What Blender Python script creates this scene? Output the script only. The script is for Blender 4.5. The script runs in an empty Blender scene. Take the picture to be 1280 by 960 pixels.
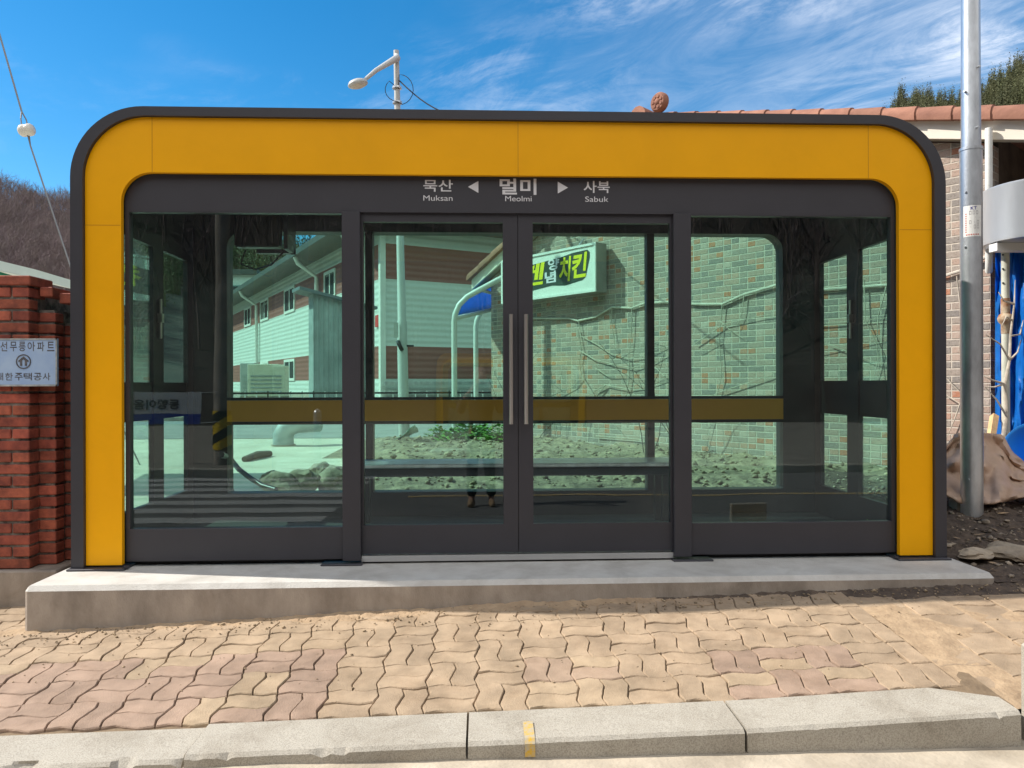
import bpy, bmesh, math, random
import numpy as np
from mathutils import Vector, Matrix, noise
random.seed(7); rng = np.random.default_rng(7)
PI = math.pi; R = math.radians
S = bpy.context.scene
COL = S.collection

# ------------------------------------------------------------------ camera, sky, sun, exposure
CAM = (-0.2112, -4.2741, 1.0324); YAW = 0.0405; ROLL = -0.00285; FPX = 930.0
cd = bpy.data.cameras.new('camera'); cam = bpy.data.objects.new('camera', cd); COL.objects.link(cam)
cd.sensor_width = 36; cd.lens = 36 * FPX / 1280; cd.clip_start = 0.02; cd.clip_end = 3000
cam.matrix_world = Matrix.Translation(CAM) @ Matrix.Rotation(-YAW, 4, 'Z') @ Matrix.Rotation(PI / 2, 4, 'X') @ Matrix.Rotation(ROLL, 4, 'Z')
S.camera = cam
SUN_EL, SUN_PHI = R(43), R(10)          # from the left, ten degrees behind the booth front
SUNV = Vector((-math.cos(SUN_PHI) * math.cos(SUN_EL), math.sin(SUN_PHI) * math.cos(SUN_EL), math.sin(SUN_EL)))
W = bpy.data.worlds.new('World'); S.world = W; W.use_nodes = True
def build_sky():
    nt = W.node_tree; nt.nodes.clear(); N = nt.nodes.new; L = nt.links.new
    out = N('ShaderNodeOutputWorld'); bg = N('ShaderNodeBackground'); bg.inputs[1].default_value = 0.15
    sky = N('ShaderNodeTexSky'); sky.sky_type = 'NISHITA'; sky.sun_disc = False
    sky.sun_elevation = SUN_EL; sky.sun_rotation = R(-80); sky.altitude = 600; sky.air_density = 1.0; sky.dust_density = 0.2; sky.ozone_density = 2.6
    hs = N('ShaderNodeHueSaturation'); hs.inputs['Saturation'].default_value = 1.40; hs.inputs['Value'].default_value = 0.62; hs.inputs['Hue'].default_value = 0.492
    L(sky.outputs[0], hs.inputs['Color'])
    tc = N('ShaderNodeTexCoord'); sep = N('ShaderNodeSeparateXYZ'); L(tc.outputs['Generated'], sep.inputs[0])
    def m(op, a, b=None, c=None):
        n = N('ShaderNodeMath'); n.operation = op
        for i, v in enumerate((a, b, c)):
            if v is None: continue
            if isinstance(v, (int, float)): n.inputs[i].default_value = v
            else: L(v, n.inputs[i])
        return n.outputs[0]
    zc = m('MAXIMUM', sep.outputs[2], 0.03)
    zz = m('ADD', zc, 0.12)
    u = m('DIVIDE', sep.outputs[0], zz); v = m('DIVIDE', sep.outputs[1], zz)
    def tex(su, sv, rot, off, sc, det, dist, rough=0.6):
        cb = N('ShaderNodeCombineXYZ')
        cr, sr = math.cos(rot), math.sin(rot)
        a = m('ADD', m('MULTIPLY', u, cr * su), m('MULTIPLY', v, sr * su)); b = m('ADD', m('MULTIPLY', u, -sr * sv), m('MULTIPLY', v, cr * sv))
        L(m('ADD', a, off), cb.inputs[0]); L(m('ADD', b, off * 0.7), cb.inputs[1])
        t = N('ShaderNodeTexNoise'); t.inputs['Scale'].default_value = sc; t.inputs['Detail'].default_value = det
        t.inputs['Distortion'].default_value = dist; t.inputs['Roughness'].default_value = rough
        L(cb.outputs[0], t.inputs['Vector']); return t.outputs[0]
    big = tex(1, 1.4, 0.5, 3.1, 0.9, 3, 0.4)
    wisp = tex(1.0, 1.7, 2.45, 1.7, 1.9, 10, 1.3, 0.68)
    fine = tex(0.9, 2.2, 2.2, 8.2, 2.2, 9, 1.1, 0.7)
    def smooth(x, lo, hi):
        n = N('ShaderNodeMapRange'); n.interpolation_type = 'SMOOTHSTEP'
        L(x, n.inputs[0]); n.inputs[1].default_value = lo; n.inputs[2].default_value = hi; return n.outputs[0]
    azi = m('DIVIDE', sep.outputs[0], m('MAXIMUM', sep.outputs[1], 0.05))
    right = smooth(azi, -0.35, 0.62)                 # thicker cirrus to the right
    body = m('MULTIPLY', smooth(m('ADD', m('MULTIPLY', big, 0.9), m('MULTIPLY', right, 0.16)), 0.45, 0.72), smooth(m('ADD', m('MULTIPLY', wisp, 0.75), m('MULTIPLY', fine, 0.3)), 0.47, 0.72))
    veil = m('MULTIPLY', m('MULTIPLY', right, right), m('MULTIPLY', smooth(fine, 0.15, 0.85), 0.36))
    fac = m('MINIMUM', m('ADD', m('MULTIPLY', body, m('ADD', m('MULTIPLY', right, 0.55), 0.20)), veil), 0.8)
    fac = m('MULTIPLY', fac, smooth(sep.outputs[2], 0.02, 0.16))
    back = m('MULTIPLY', smooth(m('MULTIPLY', sep.outputs[1], -1.0), -0.15, 0.45), m('ADD', m('MULTIPLY', smooth(big, .3, .6), .35), .6))   # added unseen cloud behind the viewer, put in to fill the shaded front
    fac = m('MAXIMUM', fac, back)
    mc = N('ShaderNodeMixRGB'); L(smooth(m('MULTIPLY', sep.outputs[1], -1.0), -.1, .4), mc.inputs[0]); mc.inputs[1].default_value = (4.2, 4.4, 4.8, 1); mc.inputs[2].default_value = (7.2, 7.0, 6.7, 1)  # the added cloud behind is brighter than the cirrus ahead
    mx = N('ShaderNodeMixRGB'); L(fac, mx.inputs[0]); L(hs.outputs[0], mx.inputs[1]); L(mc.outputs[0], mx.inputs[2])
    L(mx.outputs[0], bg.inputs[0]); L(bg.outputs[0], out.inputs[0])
build_sky()
sl = bpy.data.lights.new('sun', 'SUN'); sl.energy = 3.6; sl.angle = R(0.53); sl.color = (1.0, 0.94, 0.85)
so = bpy.data.objects.new('sun', sl); COL.objects.link(so); so.rotation_euler = SUNV.to_track_quat('Z', 'Y').to_euler()
vs = S.view_settings; vs.view_transform = 'Standard'; vs.look = 'None'; vs.exposure = 0.86; vs.gamma = 1.0; vs.use_curve_mapping = False
S.render.engine = 'CYCLES'; cy = S.cycles
cy.max_bounces = 12; cy.transparent_max_bounces = 40; cy.glossy_bounces = 6; cy.diffuse_bounces = 4; cy.use_denoising = True
cy.caustics_reflective = False; cy.caustics_refractive = False

# ------------------------------------------------------------------ helpers
def ray(px, py):
    a = (px - 640) / FPX; b = -(py - 480) / FPX
    c, s = math.cos(ROLL), math.sin(ROLL); X = c * a - s * b; Y = s * a + c * b
    return Vector((math.sin(YAW) + X * math.cos(YAW), math.cos(YAW) - X * math.sin(YAW), Y))
def at(px, py, D): return Vector(CAM) + ray(px, py) * D          # a point at depth D metres
def atz(px, py, z): d = ray(px, py); return Vector(CAM) + d * ((z - CAM[2]) / d.z)

MATS = {}
def mat(name, col, rough=0.7, metal=0.0, var=0.0, scale=6.0, bump=0.0, bscale=40.0, col2=None, attr=0.0, spec=0.5, detail=5.0, stretch=(1, 1, 1), lo=0.35, hi=0.65, stain=0.0, sscale=1.5, stint=(0.75, 0.66, 0.55)):
    if name in MATS: return MATS[name]
    m = bpy.data.materials.new(name); m.use_nodes = True; nt = m.node_tree; N = nt.nodes.new; L = nt.links.new
    bs = nt.nodes['Principled BSDF']
    bs.inputs['Roughness'].default_value = rough; bs.inputs['Metallic'].default_value = metal
    bs.inputs['Specular IOR Level'].default_value = spec
    tc = N('ShaderNodeTexCoord'); mp = N('ShaderNodeMapping'); mp.inputs['Scale'].default_value = stretch; L(tc.outputs['Object'], mp.inputs[0])
    c2 = col2 if col2 else tuple(max(0, x * (1 - var)) for x in col)
    c1 = col if col2 else tuple(min(1, x * (1 + var)) for x in col)
    cur = None
    if var > 0 or col2:
        n = N('ShaderNodeTexNoise'); n.inputs['Scale'].default_value = scale; n.inputs['Detail'].default_value = detail; n.inputs['Roughness'].default_value = 0.62; L(mp.outputs[0], n.inputs['Vector'])
        rp = N('ShaderNodeMapRange'); rp.inputs[1].default_value = lo; rp.inputs[2].default_value = hi; L(n.outputs[0], rp.inputs[0])
        mx = N('ShaderNodeMixRGB'); mx.inputs[1].default_value = (*c1, 1); mx.inputs[2].default_value = (*c2, 1); L(rp.outputs[0], mx.inputs[0]); cur = mx.outputs[0]
    if attr > 0:
        at_ = N('ShaderNodeAttribute'); at_.attribute_name = 'var'
        hv = N('ShaderNodeMixRGB'); hv.blend_type = 'MULTIPLY'; hv.inputs[0].default_value = attr
        if cur: L(cur, hv.inputs[1])
        else: hv.inputs[1].default_value = (*col, 1)
        L(at_.outputs['Color'], hv.inputs[2]); cur = hv.outputs[0]
    if stain > 0:                                       # irregular dirt patches of their own shape
        sn = N('ShaderNodeTexNoise'); sn.inputs['Scale'].default_value = sscale; sn.inputs['Detail'].default_value = 11; sn.inputs['Roughness'].default_value = 0.7; sn.inputs['Distortion'].default_value = 0.6; L(tc.outputs['Object'], sn.inputs['Vector'])
        sr = N('ShaderNodeMapRange'); sr.inputs[1].default_value = 0.46; sr.inputs[2].default_value = 0.74; sr.inputs[4].default_value = stain; L(sn.outputs[0], sr.inputs[0])
        sm_ = N('ShaderNodeMixRGB'); sm_.blend_type = 'MULTIPLY'; L(sr.outputs[0], sm_.inputs[0]); L(cur, sm_.inputs[1]); sm_.inputs[2].default_value = (*[q * .6 for q in stint], 1); cur = sm_.outputs[0]
    if cur: L(cur, bs.inputs['Base Color'])
    else: bs.inputs['Base Color'].default_value = (*col, 1)
    if bump > 0:
        n2 = N('ShaderNodeTexNoise'); n2.inputs['Scale'].default_value = bscale; n2.inputs['Detail'].default_value = 6; L(mp.outputs[0], n2.inputs['Vector'])
        b = N('ShaderNodeBump'); b.inputs['Strength'].default_value = 1.0; b.inputs['Distance'].default_value = bump; L(n2.outputs[0], b.inputs['Height']); L(b.outputs[0], bs.inputs['Normal'])
    MATS[name] = m; return m

def sheet_mat(name, col, bump, bscale):
    m = mat(name, col, 0.4, var=.12, scale=5, bump=bump, bscale=bscale); nt = m.node_tree; bs = nt.nodes['Principled BSDF']; out = nt.nodes['Material Output']
    tr = nt.nodes.new('ShaderNodeBsdfTranslucent'); tr.inputs[0].default_value = (*[min(1, c * 1.6) for c in col], 1); mx = nt.nodes.new('ShaderNodeMixShader'); mx.inputs[0].default_value = .5
    nt.links.new(bs.outputs[0], mx.inputs[1]); nt.links.new(tr.outputs[0], mx.inputs[2]); nt.links.new(mx.outputs[0], out.inputs[0]); return m
class MB:
    def __init__(s): s.bm = bmesh.new(); s.lay = s.bm.loops.layers.float_color.new('var'); s.var = (1, 1, 1, 1)
    def _f(s, vs_):
        try: f = s.bm.faces.new(vs_)
        except ValueError: return None
        for l in f.loops: l[s.lay] = s.var
        return f
    def face(s, pts): return s._f([s.bm.verts.new(p) for p in pts])
    def box(s, x0, x1, y0, y1, z0, z1, M=None, bev=0.0):
        ps = [(x, y, z) for z in (z0, z1) for y in (y0, y1) for x in (x0, x1)]
        v = [s.bm.verts.new((M @ Vector(p)) if M is not None else p) for p in ps]
        fs = [s._f([v[i] for i in q]) for q in ((0, 2, 3, 1), (4, 5, 7, 6), (0, 1, 5, 4), (2, 6, 7, 3), (0, 4, 6, 2), (1, 3, 7, 5))]
        if bev > 0:
            es = set(e for f in fs for e in f.edges)
            r = bmesh.ops.bevel(s.bm, geom=list(es), offset=bev, segments=1, affect='EDGES')
            for f in r['faces']:
                for l in f.loops: l[s.lay] = s.var
        return s
    def tube(s, pts, r, n=8, cap=True):
        pts = [Vector(p) for p in pts]; rs = r if isinstance(r, (list, tuple)) else [r] * len(pts)
        rings = []; up = None
        for i, p in enumerate(pts):
            t = (pts[min(i + 1, len(pts) - 1)] - pts[max(i - 1, 0)]).normalized()
            if up is None: up = t.orthogonal().normalized()
            a = (up - t * up.dot(t))
            if a.length < 1e-5: a = t.orthogonal()
            a.normalize(); up = a; b = t.cross(a)
            rings.append([s.bm.verts.new(p + (a * math.cos(2 * PI * k / n) + b * math.sin(2 * PI * k / n)) * rs[i]) for k in range(n)])
        for A, B in zip(rings, rings[1:]):
            for k in range(n): s._f([A[k], A[(k + 1) % n], B[(k + 1) % n], B[k]])
        if cap: s._f(rings[0][::-1]); s._f(rings[-1])
        return s
    def loft(s, loops, closed=True, caps=True):
        rings = [[s.bm.verts.new(p) for p in lp] for lp in loops]; n = len(rings[0])
        for A, B in zip(rings, rings[1:]):
            for k in range(n if closed else n - 1): s._f([A[k], A[(k + 1) % n], B[(k + 1) % n], B[k]])
        if caps: s._f(rings[0][::-1]); s._f(rings[-1])
        return s
    def prism(s, poly, y0, y1):                       # poly in (x, z), run along y
        return s.loft([[(x, y0, z) for x, z in poly], [(x, y1, z) for x, z in poly]])
    def ring(s, A, B, y0, y1, closed):                # band between two (x, z) paths of equal count
        n = len(A); vs_ = {}
        for nm, P in (('A', A), ('B', B)):
            for yi, y in ((0, y0), (1, y1)):
                vs_[nm, yi] = [s.bm.verts.new((x, y, z)) for x, z in P]
        for k in range(n if closed else n - 1):
            j = (k + 1) % n
            s._f([vs_['A', 0][k], vs_['A', 0][j], vs_['B', 0][j], vs_['B', 0][k]])
            s._f([vs_['A', 1][j], vs_['A', 1][k], vs_['B', 1][k], vs_['B', 1][j]])
            s._f([vs_['A', 0][j], vs_['A', 0][k], vs_['A', 1][k], vs_['A', 1][j]])
            s._f([vs_['B', 0][k], vs_['B', 0][j], vs_['B', 1][j], vs_['B', 1][k]])
        if not closed:
            for k in (0, n - 1): s._f([vs_['A', 0][k], vs_['B', 0][k], vs_['B', 1][k], vs_['A', 1][k]])
        return s
    def lathe(s, prof, c, n=24, M=None):              # prof: (r, z)
        T = (M if M is not None else Matrix.Translation(c))
        loops = [[T @ Vector((r * math.cos(2 * PI * k / n), r * math.sin(2 * PI * k / n), z)) for k in range(n)] for r, z in prof]
        return s.loft(loops)
    def build(s, name, m, parent=None, smooth=0):
        bmesh.ops.recalc_face_normals(s.bm, faces=s.bm.faces)
        me = bpy.data.meshes.new(name); s.bm.to_mesh(me); s.bm.free()
        return link(name, me, m, parent, smooth)
def link(name, me, m, parent=None, smooth=0):
    me.materials.clear()
    if m: me.materials.append(m)
    if smooth and len(me.polygons):
        me.shade_smooth(); me.set_sharp_from_angle(angle=R(smooth))
    o = bpy.data.objects.new(name, me); COL.objects.link(o)
    if parent:
        o.parent = parent
        if parent.type == 'EMPTY' or True: o.matrix_parent_inverse = parent_world(parent).inverted()
    return o
def parent_world(p):
    M = Matrix.LocRotScale(p.location, p.rotation_euler, p.scale)
    return (parent_world(p.parent) @ p.matrix_parent_inverse @ M) if p.parent else M
def tag(o, label=None, cat=None, group=None, kind=None):
    if label: o['label'] = label
    if cat: o['category'] = cat
    if group: o['group'] = group
    if kind: o['kind'] = kind
    return o
def thing(name, loc, label, cat, group=None):
    o = bpy.data.objects.new(name, None); o.empty_display_size = 0.2; COL.objects.link(o); o.location = loc
    return tag(o, label, cat, group)
def struct(o): o['kind'] = 'structure'; return o
def text_mesh(body, bold=0.0, spacing=1.0, line=1.0, shear=0.0):
    cu = bpy.data.curves.new('lettering', 'FONT'); cu.body = body; cu.size = 1; cu.offset = bold; cu.space_character = spacing; cu.space_line = line; cu.shear = shear; cu.resolution_u = 4
    o = bpy.data.objects.new('lettering', cu); COL.objects.link(o)
    dg = bpy.context.evaluated_depsgraph_get(); dg.update(); me = bpy.data.meshes.new_from_object(o.evaluated_get(dg))
    bpy.data.objects.remove(o); bpy.data.curves.remove(cu)
    co = np.empty(len(me.vertices) * 3); me.vertices.foreach_get('co', co); co = co.reshape(-1, 3)
    mn, mx = co.min(0), co.max(0)
    co[:, :2] = (co[:, :2] - mn[:2]) / (mx[:2] - mn[:2])            # unit box
    fs = [tuple(p.vertices) for p in me.polygons]; bpy.data.meshes.remove(me)
    return co, fs
def text_on(name, items, f, m, parent):
    """items: (body, u0, u1, v0, v1, bold[, shear]); f maps (u, v) to a point"""
    V = []; F = []
    for it in items:
        body, u0, u1, v0, v1, bold = it[:6]
        co, fs = text_mesh(body, bold, shear=(it[6] if len(it) > 6 else 0))
        b = len(V)
        V += [f(u0 + (u1 - u0) * c[0], v0 + (v1 - v0) * c[1]) for c in co]; F += [tuple(i + b for i in q) for q in fs]
    me = bpy.data.meshes.new(name); me.from_pydata([tuple(v) for v in V], [], F); me.update()
    return link(name, me, m, parent)
def np_mesh(name, V, F, m, parent=None, var=None, smooth=0):
    V = np.asarray(V, np.float32); F = np.asarray(F, np.int32); me = bpy.data.meshes.new(name); k = F.shape[1]
    me.vertices.add(len(V)); me.vertices.foreach_set('co', V.ravel())
    me.loops.add(F.size); me.loops.foreach_set('vertex_index', F.ravel())
    me.polygons.add(len(F)); me.polygons.foreach_set('loop_start', np.arange(0, F.size, k, dtype=np.int32))
    me.update(calc_edges=True); me.validate()
    if var is not None:
        a = me.color_attributes.new('var', 'FLOAT_COLOR', 'POINT'); c = np.ones((len(V), 4), np.float32); c[:, :3] = var; a.data.foreach_set('color', c.ravel())
    return link(name, me, m, parent, smooth)
def fbm(x, y, s=1.0, o=4): return noise.fractal(Vector((x * s, y * s, 3.3)), 1.0, 2.0, o, noise_basis='PERLIN_ORIGINAL')

# ------------------------------------------------------------------ materials
def glass_mat(name, tint, ior):
    m = bpy.data.materials.new(name); m.use_nodes = True; nt = m.node_tree; nt.nodes.clear(); N = nt.nodes.new; L = nt.links.new
    out = N('ShaderNodeOutputMaterial'); tr = N('ShaderNodeBsdfTransparent'); tr.inputs[0].default_value = (*tint, 1)
    gl = N('ShaderNodeBsdfGlossy'); gl.inputs['Roughness'].default_value = 0.0; gl.inputs[0].default_value = (0.93, 0.95, 0.97, 1)
    fr = N('ShaderNodeFresnel'); ge = N('ShaderNodeNewGeometry'); mr_ = N('ShaderNodeMapRange'); L(ge.outputs['Backfacing'], mr_.inputs[0])   # same index seen from either side of the thin pane
    mr_.inputs[3].default_value = ior; mr_.inputs[4].default_value = 1 / ior; L(mr_.outputs[0], fr.inputs[0])
    tc = N('ShaderNodeTexCoord'); n = N('ShaderNodeTexNoise'); n.inputs['Scale'].default_value = 1.3; L(tc.outputs['Object'], n.inputs['Vector'])
    bp = N('ShaderNodeBump'); bp.inputs['Distance'].default_value = 0.0012; L(n.outputs[0], bp.inputs['Height']); L(bp.outputs[0], gl.inputs['Normal'])
    mx = N('ShaderNodeMixShader'); L(fr.outputs[0], mx.inputs[0]); L(tr.outputs[0], mx.inputs[1]); L(gl.outputs[0], mx.inputs[2])
    du = N('ShaderNodeBsdfDiffuse'); du.inputs[0].default_value = (.6, .58, .55, 1); dn = N('ShaderNodeTexNoise'); dn.inputs['Scale'].default_value = 2.2; dn.inputs['Detail'].default_value = 9; dn.inputs['Distortion'].default_value = 1.2; L(tc.outputs['Object'], dn.inputs['Vector'])
    dr_ = N('ShaderNodeMapRange'); dr_.inputs[1].default_value = .45; dr_.inputs[2].default_value = .8; dr_.inputs[4].default_value = .012; L(dn.outputs[0], dr_.inputs[0])   # dust film
    md_ = N('ShaderNodeMixShader'); L(dr_.outputs[0], md_.inputs[0]); L(mx.outputs[0], md_.inputs[1]); L(du.outputs[0], md_.inputs[2])
    L(md_.outputs[0], out.inputs[0]); return m
GLASSF = glass_mat('front_glass', (0.885, 0.968, 0.945), 1.56); GLASS = glass_mat('booth_glass', (0.725, 0.957, 0.89), 1.72)
RAIL = mat('ochre_rail', (0.72, 0.33, 0.04), 0.4, var=.04, scale=2)
WGLASS = mat('window_glass', (0.03, 0.05, 0.055), 0.06, spec=0.8)
CHAR = mat('charcoal_paint', (0.040, 0.039, 0.047), 0.42, var=0.06, scale=3, bump=0.0004, bscale=260, stain=.25, sscale=2.5, stint=(1.6, 1.55, 1.5))
CHARD = mat('charcoal_lining', (0.016, 0.017, 0.018), 0.5, var=0.1, scale=3)
YEL = mat('yellow_panel', (0.93, 0.435, 0.001), 0.38, spec=.25, var=0.035, scale=1.6, bump=0.0003, bscale=300, stain=.10, sscale=1.8)
STEEL = mat('brushed_steel', (0.62, 0.58, 0.54), 0.3, 1.0, var=0.08, scale=30, stretch=(1, 1, .05))
ALU = mat('aluminium_track', (0.7, 0.7, 0.7), 0.35, 1.0)
GALV = mat('galvanised_steel', (0.60, 0.63, 0.66), 0.36, 0.85, var=0.22, scale=9, stretch=(1, 1, .35), bump=0.0006, bscale=90)
SEAM = mat('panel_joint', (.50, .21, .002), .7)
LETTER = mat('grey_lettering', (0.70, 0.70, 0.73), 0.5)
WHITE = mat('white_paint', (0.78, 0.78, 0.75), 0.45, var=0.06, scale=3)
BLACK = mat('black_plastic', (0.012, 0.012, 0.013), 0.4)
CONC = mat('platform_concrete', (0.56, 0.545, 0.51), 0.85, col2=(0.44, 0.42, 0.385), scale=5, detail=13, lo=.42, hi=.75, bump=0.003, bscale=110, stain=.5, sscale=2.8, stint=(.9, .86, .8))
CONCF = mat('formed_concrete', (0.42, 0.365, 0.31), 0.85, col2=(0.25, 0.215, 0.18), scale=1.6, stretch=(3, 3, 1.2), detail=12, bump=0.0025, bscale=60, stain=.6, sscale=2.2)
GRAN = mat('kerb_granite', (0.44, 0.405, 0.34), 0.85, col2=(0.20, 0.18, 0.15), scale=210, detail=3, lo=0.42, hi=0.78, bump=0.0014, bscale=150, stain=.55, sscale=3.5)
JOINT = mat('joint_fill', (0.25, 0.18, 0.11), 0.95, col2=(0.15, 0.105, 0.065), scale=9, detail=8, bump=0.004, bscale=60)
SAND = mat('joint_sand', (0.43, 0.31, 0.195), 0.95, col2=(0.30, 0.21, 0.13), scale=14, detail=8, bump=0.006, bscale=60)
PAVE = mat('paver_concrete', (0.43, 0.322, 0.212), 0.9, col2=(0.30, 0.225, 0.147), scale=7, detail=14, attr=1.0, bump=0.0034, bscale=170, lo=.38, hi=.66, stain=.5, sscale=4.5, stint=(.85, .75, .62))
SOILD = mat('dark_soil', (0.125, 0.09, 0.064), 0.95, col2=(0.055, 0.04, 0.031), scale=14, detail=9, bump=0.02, bscale=30)
SOILB = mat('garden_soil', (0.36, 0.28, 0.185), 0.95, col2=(0.13, 0.10, 0.07), scale=7, detail=10, bump=0.03, bscale=16)
ROCKM = mat('rubble_stone', (0.44, 0.36, 0.27), 0.9, col2=(0.24, 0.195, 0.15), scale=8, detail=8, bump=0.012, bscale=25, attr=1.0)
YARD = mat('yard_concrete', (0.62, 0.56, 0.46), 0.9, col2=(0.50, 0.44, 0.35), scale=1.4, detail=9, bump=0.004, bscale=40)
ASPH = mat('asphalt', (0.17, 0.165, 0.16), 0.85, col2=(0.09, 0.088, 0.085), scale=120, detail=3, bump=0.004, bscale=160)
ASPHL = mat('worn_asphalt', (0.26, 0.255, 0.24), 0.9, var=0.12, scale=1.5, bump=0.004, bscale=90)
GUTTER = mat('gutter_concrete', (0.52, 0.45, 0.35), 0.9, col2=(0.36, 0.31, 0.24), scale=5, detail=9, bump=0.003, bscale=70, stain=.5, sscale=2)
PAINTW = mat('road_paint_white', (0.46, 0.45, 0.43), 0.8, col2=(0.3, 0.3, 0.29), scale=18, lo=0.45, hi=0.75)
PAINTY = mat('road_paint_yellow', (0.60, 0.36, 0.03), 0.85, col2=(0.42, 0.37, 0.27), scale=60, lo=0.36, hi=0.58)
def brick_mat(name, w, h, ramp, mortar, joint=0.011, wash=0.5):
    m = bpy.data.materials.new(name); m.use_nodes = True; nt = m.node_tree; N = nt.nodes.new; L = nt.links.new; bs = nt.nodes['Principled BSDF']; bs.inputs['Roughness'].default_value = 0.9; bs.inputs['Specular IOR Level'].default_value = 0.2
    tc = N('ShaderNodeTexCoord'); sp = N('ShaderNodeSeparateXYZ'); L(tc.outputs['Object'], sp.inputs[0])
    def mm(op, a, b=None):
        n = N('ShaderNodeMath'); n.operation = op
        for i, v in enumerate((a, b)):
            if v is None: continue
            if isinstance(v, (int, float)): n.inputs[i].default_value = v
            else: L(v, n.inputs[i])
        return n.outputs[0]
    v = mm('DIVIDE', sp.outputs[2], h); row = mm('FLOOR', v); fv = mm('SUBTRACT', v, row)
    par = mm('FLOORED_MODULO', row, 2)
    u = mm('ADD', mm('DIVIDE', mm('ADD', sp.outputs[0], sp.outputs[1]), w), mm('MULTIPLY', par, 0.5))
    # header courses: every brick may be cut in half
    c0 = mm('FLOOR', u)
    cb0 = N('ShaderNodeCombineXYZ'); L(c0, cb0.inputs[0]); L(row, cb0.inputs[1]); w0 = N('ShaderNodeTexWhiteNoise'); L(cb0.outputs[0], w0.inputs[0])
    half = mm('GREATER_THAN', w0.outputs[0], 0.55); k = mm('ADD', half, 1.0)
    u2 = mm('MULTIPLY', u, k); col = mm('FLOOR', u2); fu = mm('SUBTRACT', u2, col)
    cb = N('ShaderNodeCombineXYZ'); L(mm('ADD', mm('DIVIDE', col, k), mm('MULTIPLY', half, 0.13)), cb.inputs[0]); L(row, cb.inputs[1]); wn = N('ShaderNodeTexWhiteNoise'); L(cb.outputs[0], wn.inputs[0])
    nz = N('ShaderNodeTexNoise'); nz.inputs['Scale'].default_value = 26; nz.inputs['Detail'].default_value = 6; L(tc.outputs['Object'], nz.inputs['Vector'])
    du = mm('MULTIPLY', mm('MINIMUM', fu, mm('SUBTRACT', 1.0, fu)), mm('DIVIDE', w, k)); dv = mm('MULTIPLY', mm('MINIMUM', fv, mm('SUBTRACT', 1.0, fv)), h)
    d = mm('ADD', mm('MINIMUM', du, dv), mm('MULTIPLY', mm('SUBTRACT', nz.outputs[0], 0.5), 0.008))
    mr = N('ShaderNodeMapRange'); mr.interpolation_type = 'SMOOTHSTEP'; L(d, mr.inputs[0]); mr.inputs[1].default_value = joint * 0.35; mr.inputs[2].default_value = joint * 0.75
    rp = N('ShaderNodeValToRGB'); rp.color_ramp.interpolation = 'LINEAR'
    while len(rp.color_ramp.elements) < len(ramp): rp.color_ramp.elements.new(0.5)
    for e, (p, c) in zip(rp.color_ramp.elements, ramp): e.position = p; e.color = (*c, 1)
    L(wn.outputs[0], rp.inputs[0])
    n3 = N('ShaderNodeTexNoise'); n3.inputs['Scale'].default_value = 34; n3.inputs['Detail'].default_value = 8; n3.inputs['Roughness'].default_value = 0.75; L(tc.outputs['Object'], n3.inputs['Vector'])
    mr3 = N('ShaderNodeMapRange'); L(n3.outputs[0], mr3.inputs[0]); mr3.inputs[1].default_value = 0.48; mr3.inputs[2].default_value = 0.72; mr3.inputs[4].default_value = wash
    mw = N('ShaderNodeMixRGB'); L(mr3.outputs[0], mw.inputs[0]); L(rp.outputs[0], mw.inputs[1]); mw.inputs[2].default_value = (0.58, 0.52, 0.45, 1)
    n4 = N('ShaderNodeTexNoise'); n4.inputs['Scale'].default_value = 60; n4.inputs['Detail'].default_value = 4; L(tc.outputs['Object'], n4.inputs['Vector'])
    mr4 = N('ShaderNodeMapRange'); L(n4.outputs[0], mr4.inputs[0]); mr4.inputs[1].default_value = 0.56; mr4.inputs[2].default_value = 0.72; mr4.inputs[4].default_value = 0.75
    md = N('ShaderNodeMixRGB'); L(mr4.outputs[0], md.inputs[0]); L(mw.outputs[0], md.inputs[1]); md.inputs[2].default_value = (0.10, 0.085, 0.075, 1)
    mx = N('ShaderNodeMixRGB'); L(mr.outputs[0], mx.inputs[0]); mx.inputs[1].default_value = (*mortar, 1); L(md.outputs[0], mx.inputs[2]); L(mx.outputs[0], bs.inputs['Base Color'])
    bp = N('ShaderNodeBump'); bp.inputs['Distance'].default_value = 0.010; L(mm('ADD', mr.outputs[0], mm('MULTIPLY', n3.outputs[0], 0.35)), bp.inputs['Height']); L(bp.outputs[0], bs.inputs['Normal'])
    return m
OLDBRICK = brick_mat('weathered_brick', 0.215, 0.0685, [(0.0, (0.24, 0.215, 0.20)), (0.22, (0.34, 0.29, 0.25)), (0.5, (0.43, 0.31, 0.25)), (0.72, (0.49, 0.41, 0.35)), (0.9, (0.46, 0.19, 0.11)), (1.0, (0.50, 0.23, 0.14))], (0.60, 0.53, 0.45))
REDB = mat('red_brick', (0.47, 0.125, 0.07), 0.85, col2=(0.27, 0.07, 0.045), scale=16, detail=8, attr=1.0, bump=0.003, bscale=70, stain=.8, sscale=5, stint=(.55, .6, .6))
MORT = mat('old_mortar', (0.34, 0.31, 0.265), 0.95, col2=(0.06, 0.055, 0.05), scale=16, detail=8, bump=0.006, bscale=40)
TILE = mat('clay_roof_tile', (0.37, 0.175, 0.115), 0.85, stain=.6, sscale=4, col2=(0.28, 0.125, 0.085), scale=7, detail=7, attr=0.8, bump=0.002, bscale=60)
BARK = mat('dead_vine', (0.50, 0.44, 0.36), 0.9, var=0.25, scale=20)
BARKD = mat('dark_twig', (0.12, 0.095, 0.075), 0.9)

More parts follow.
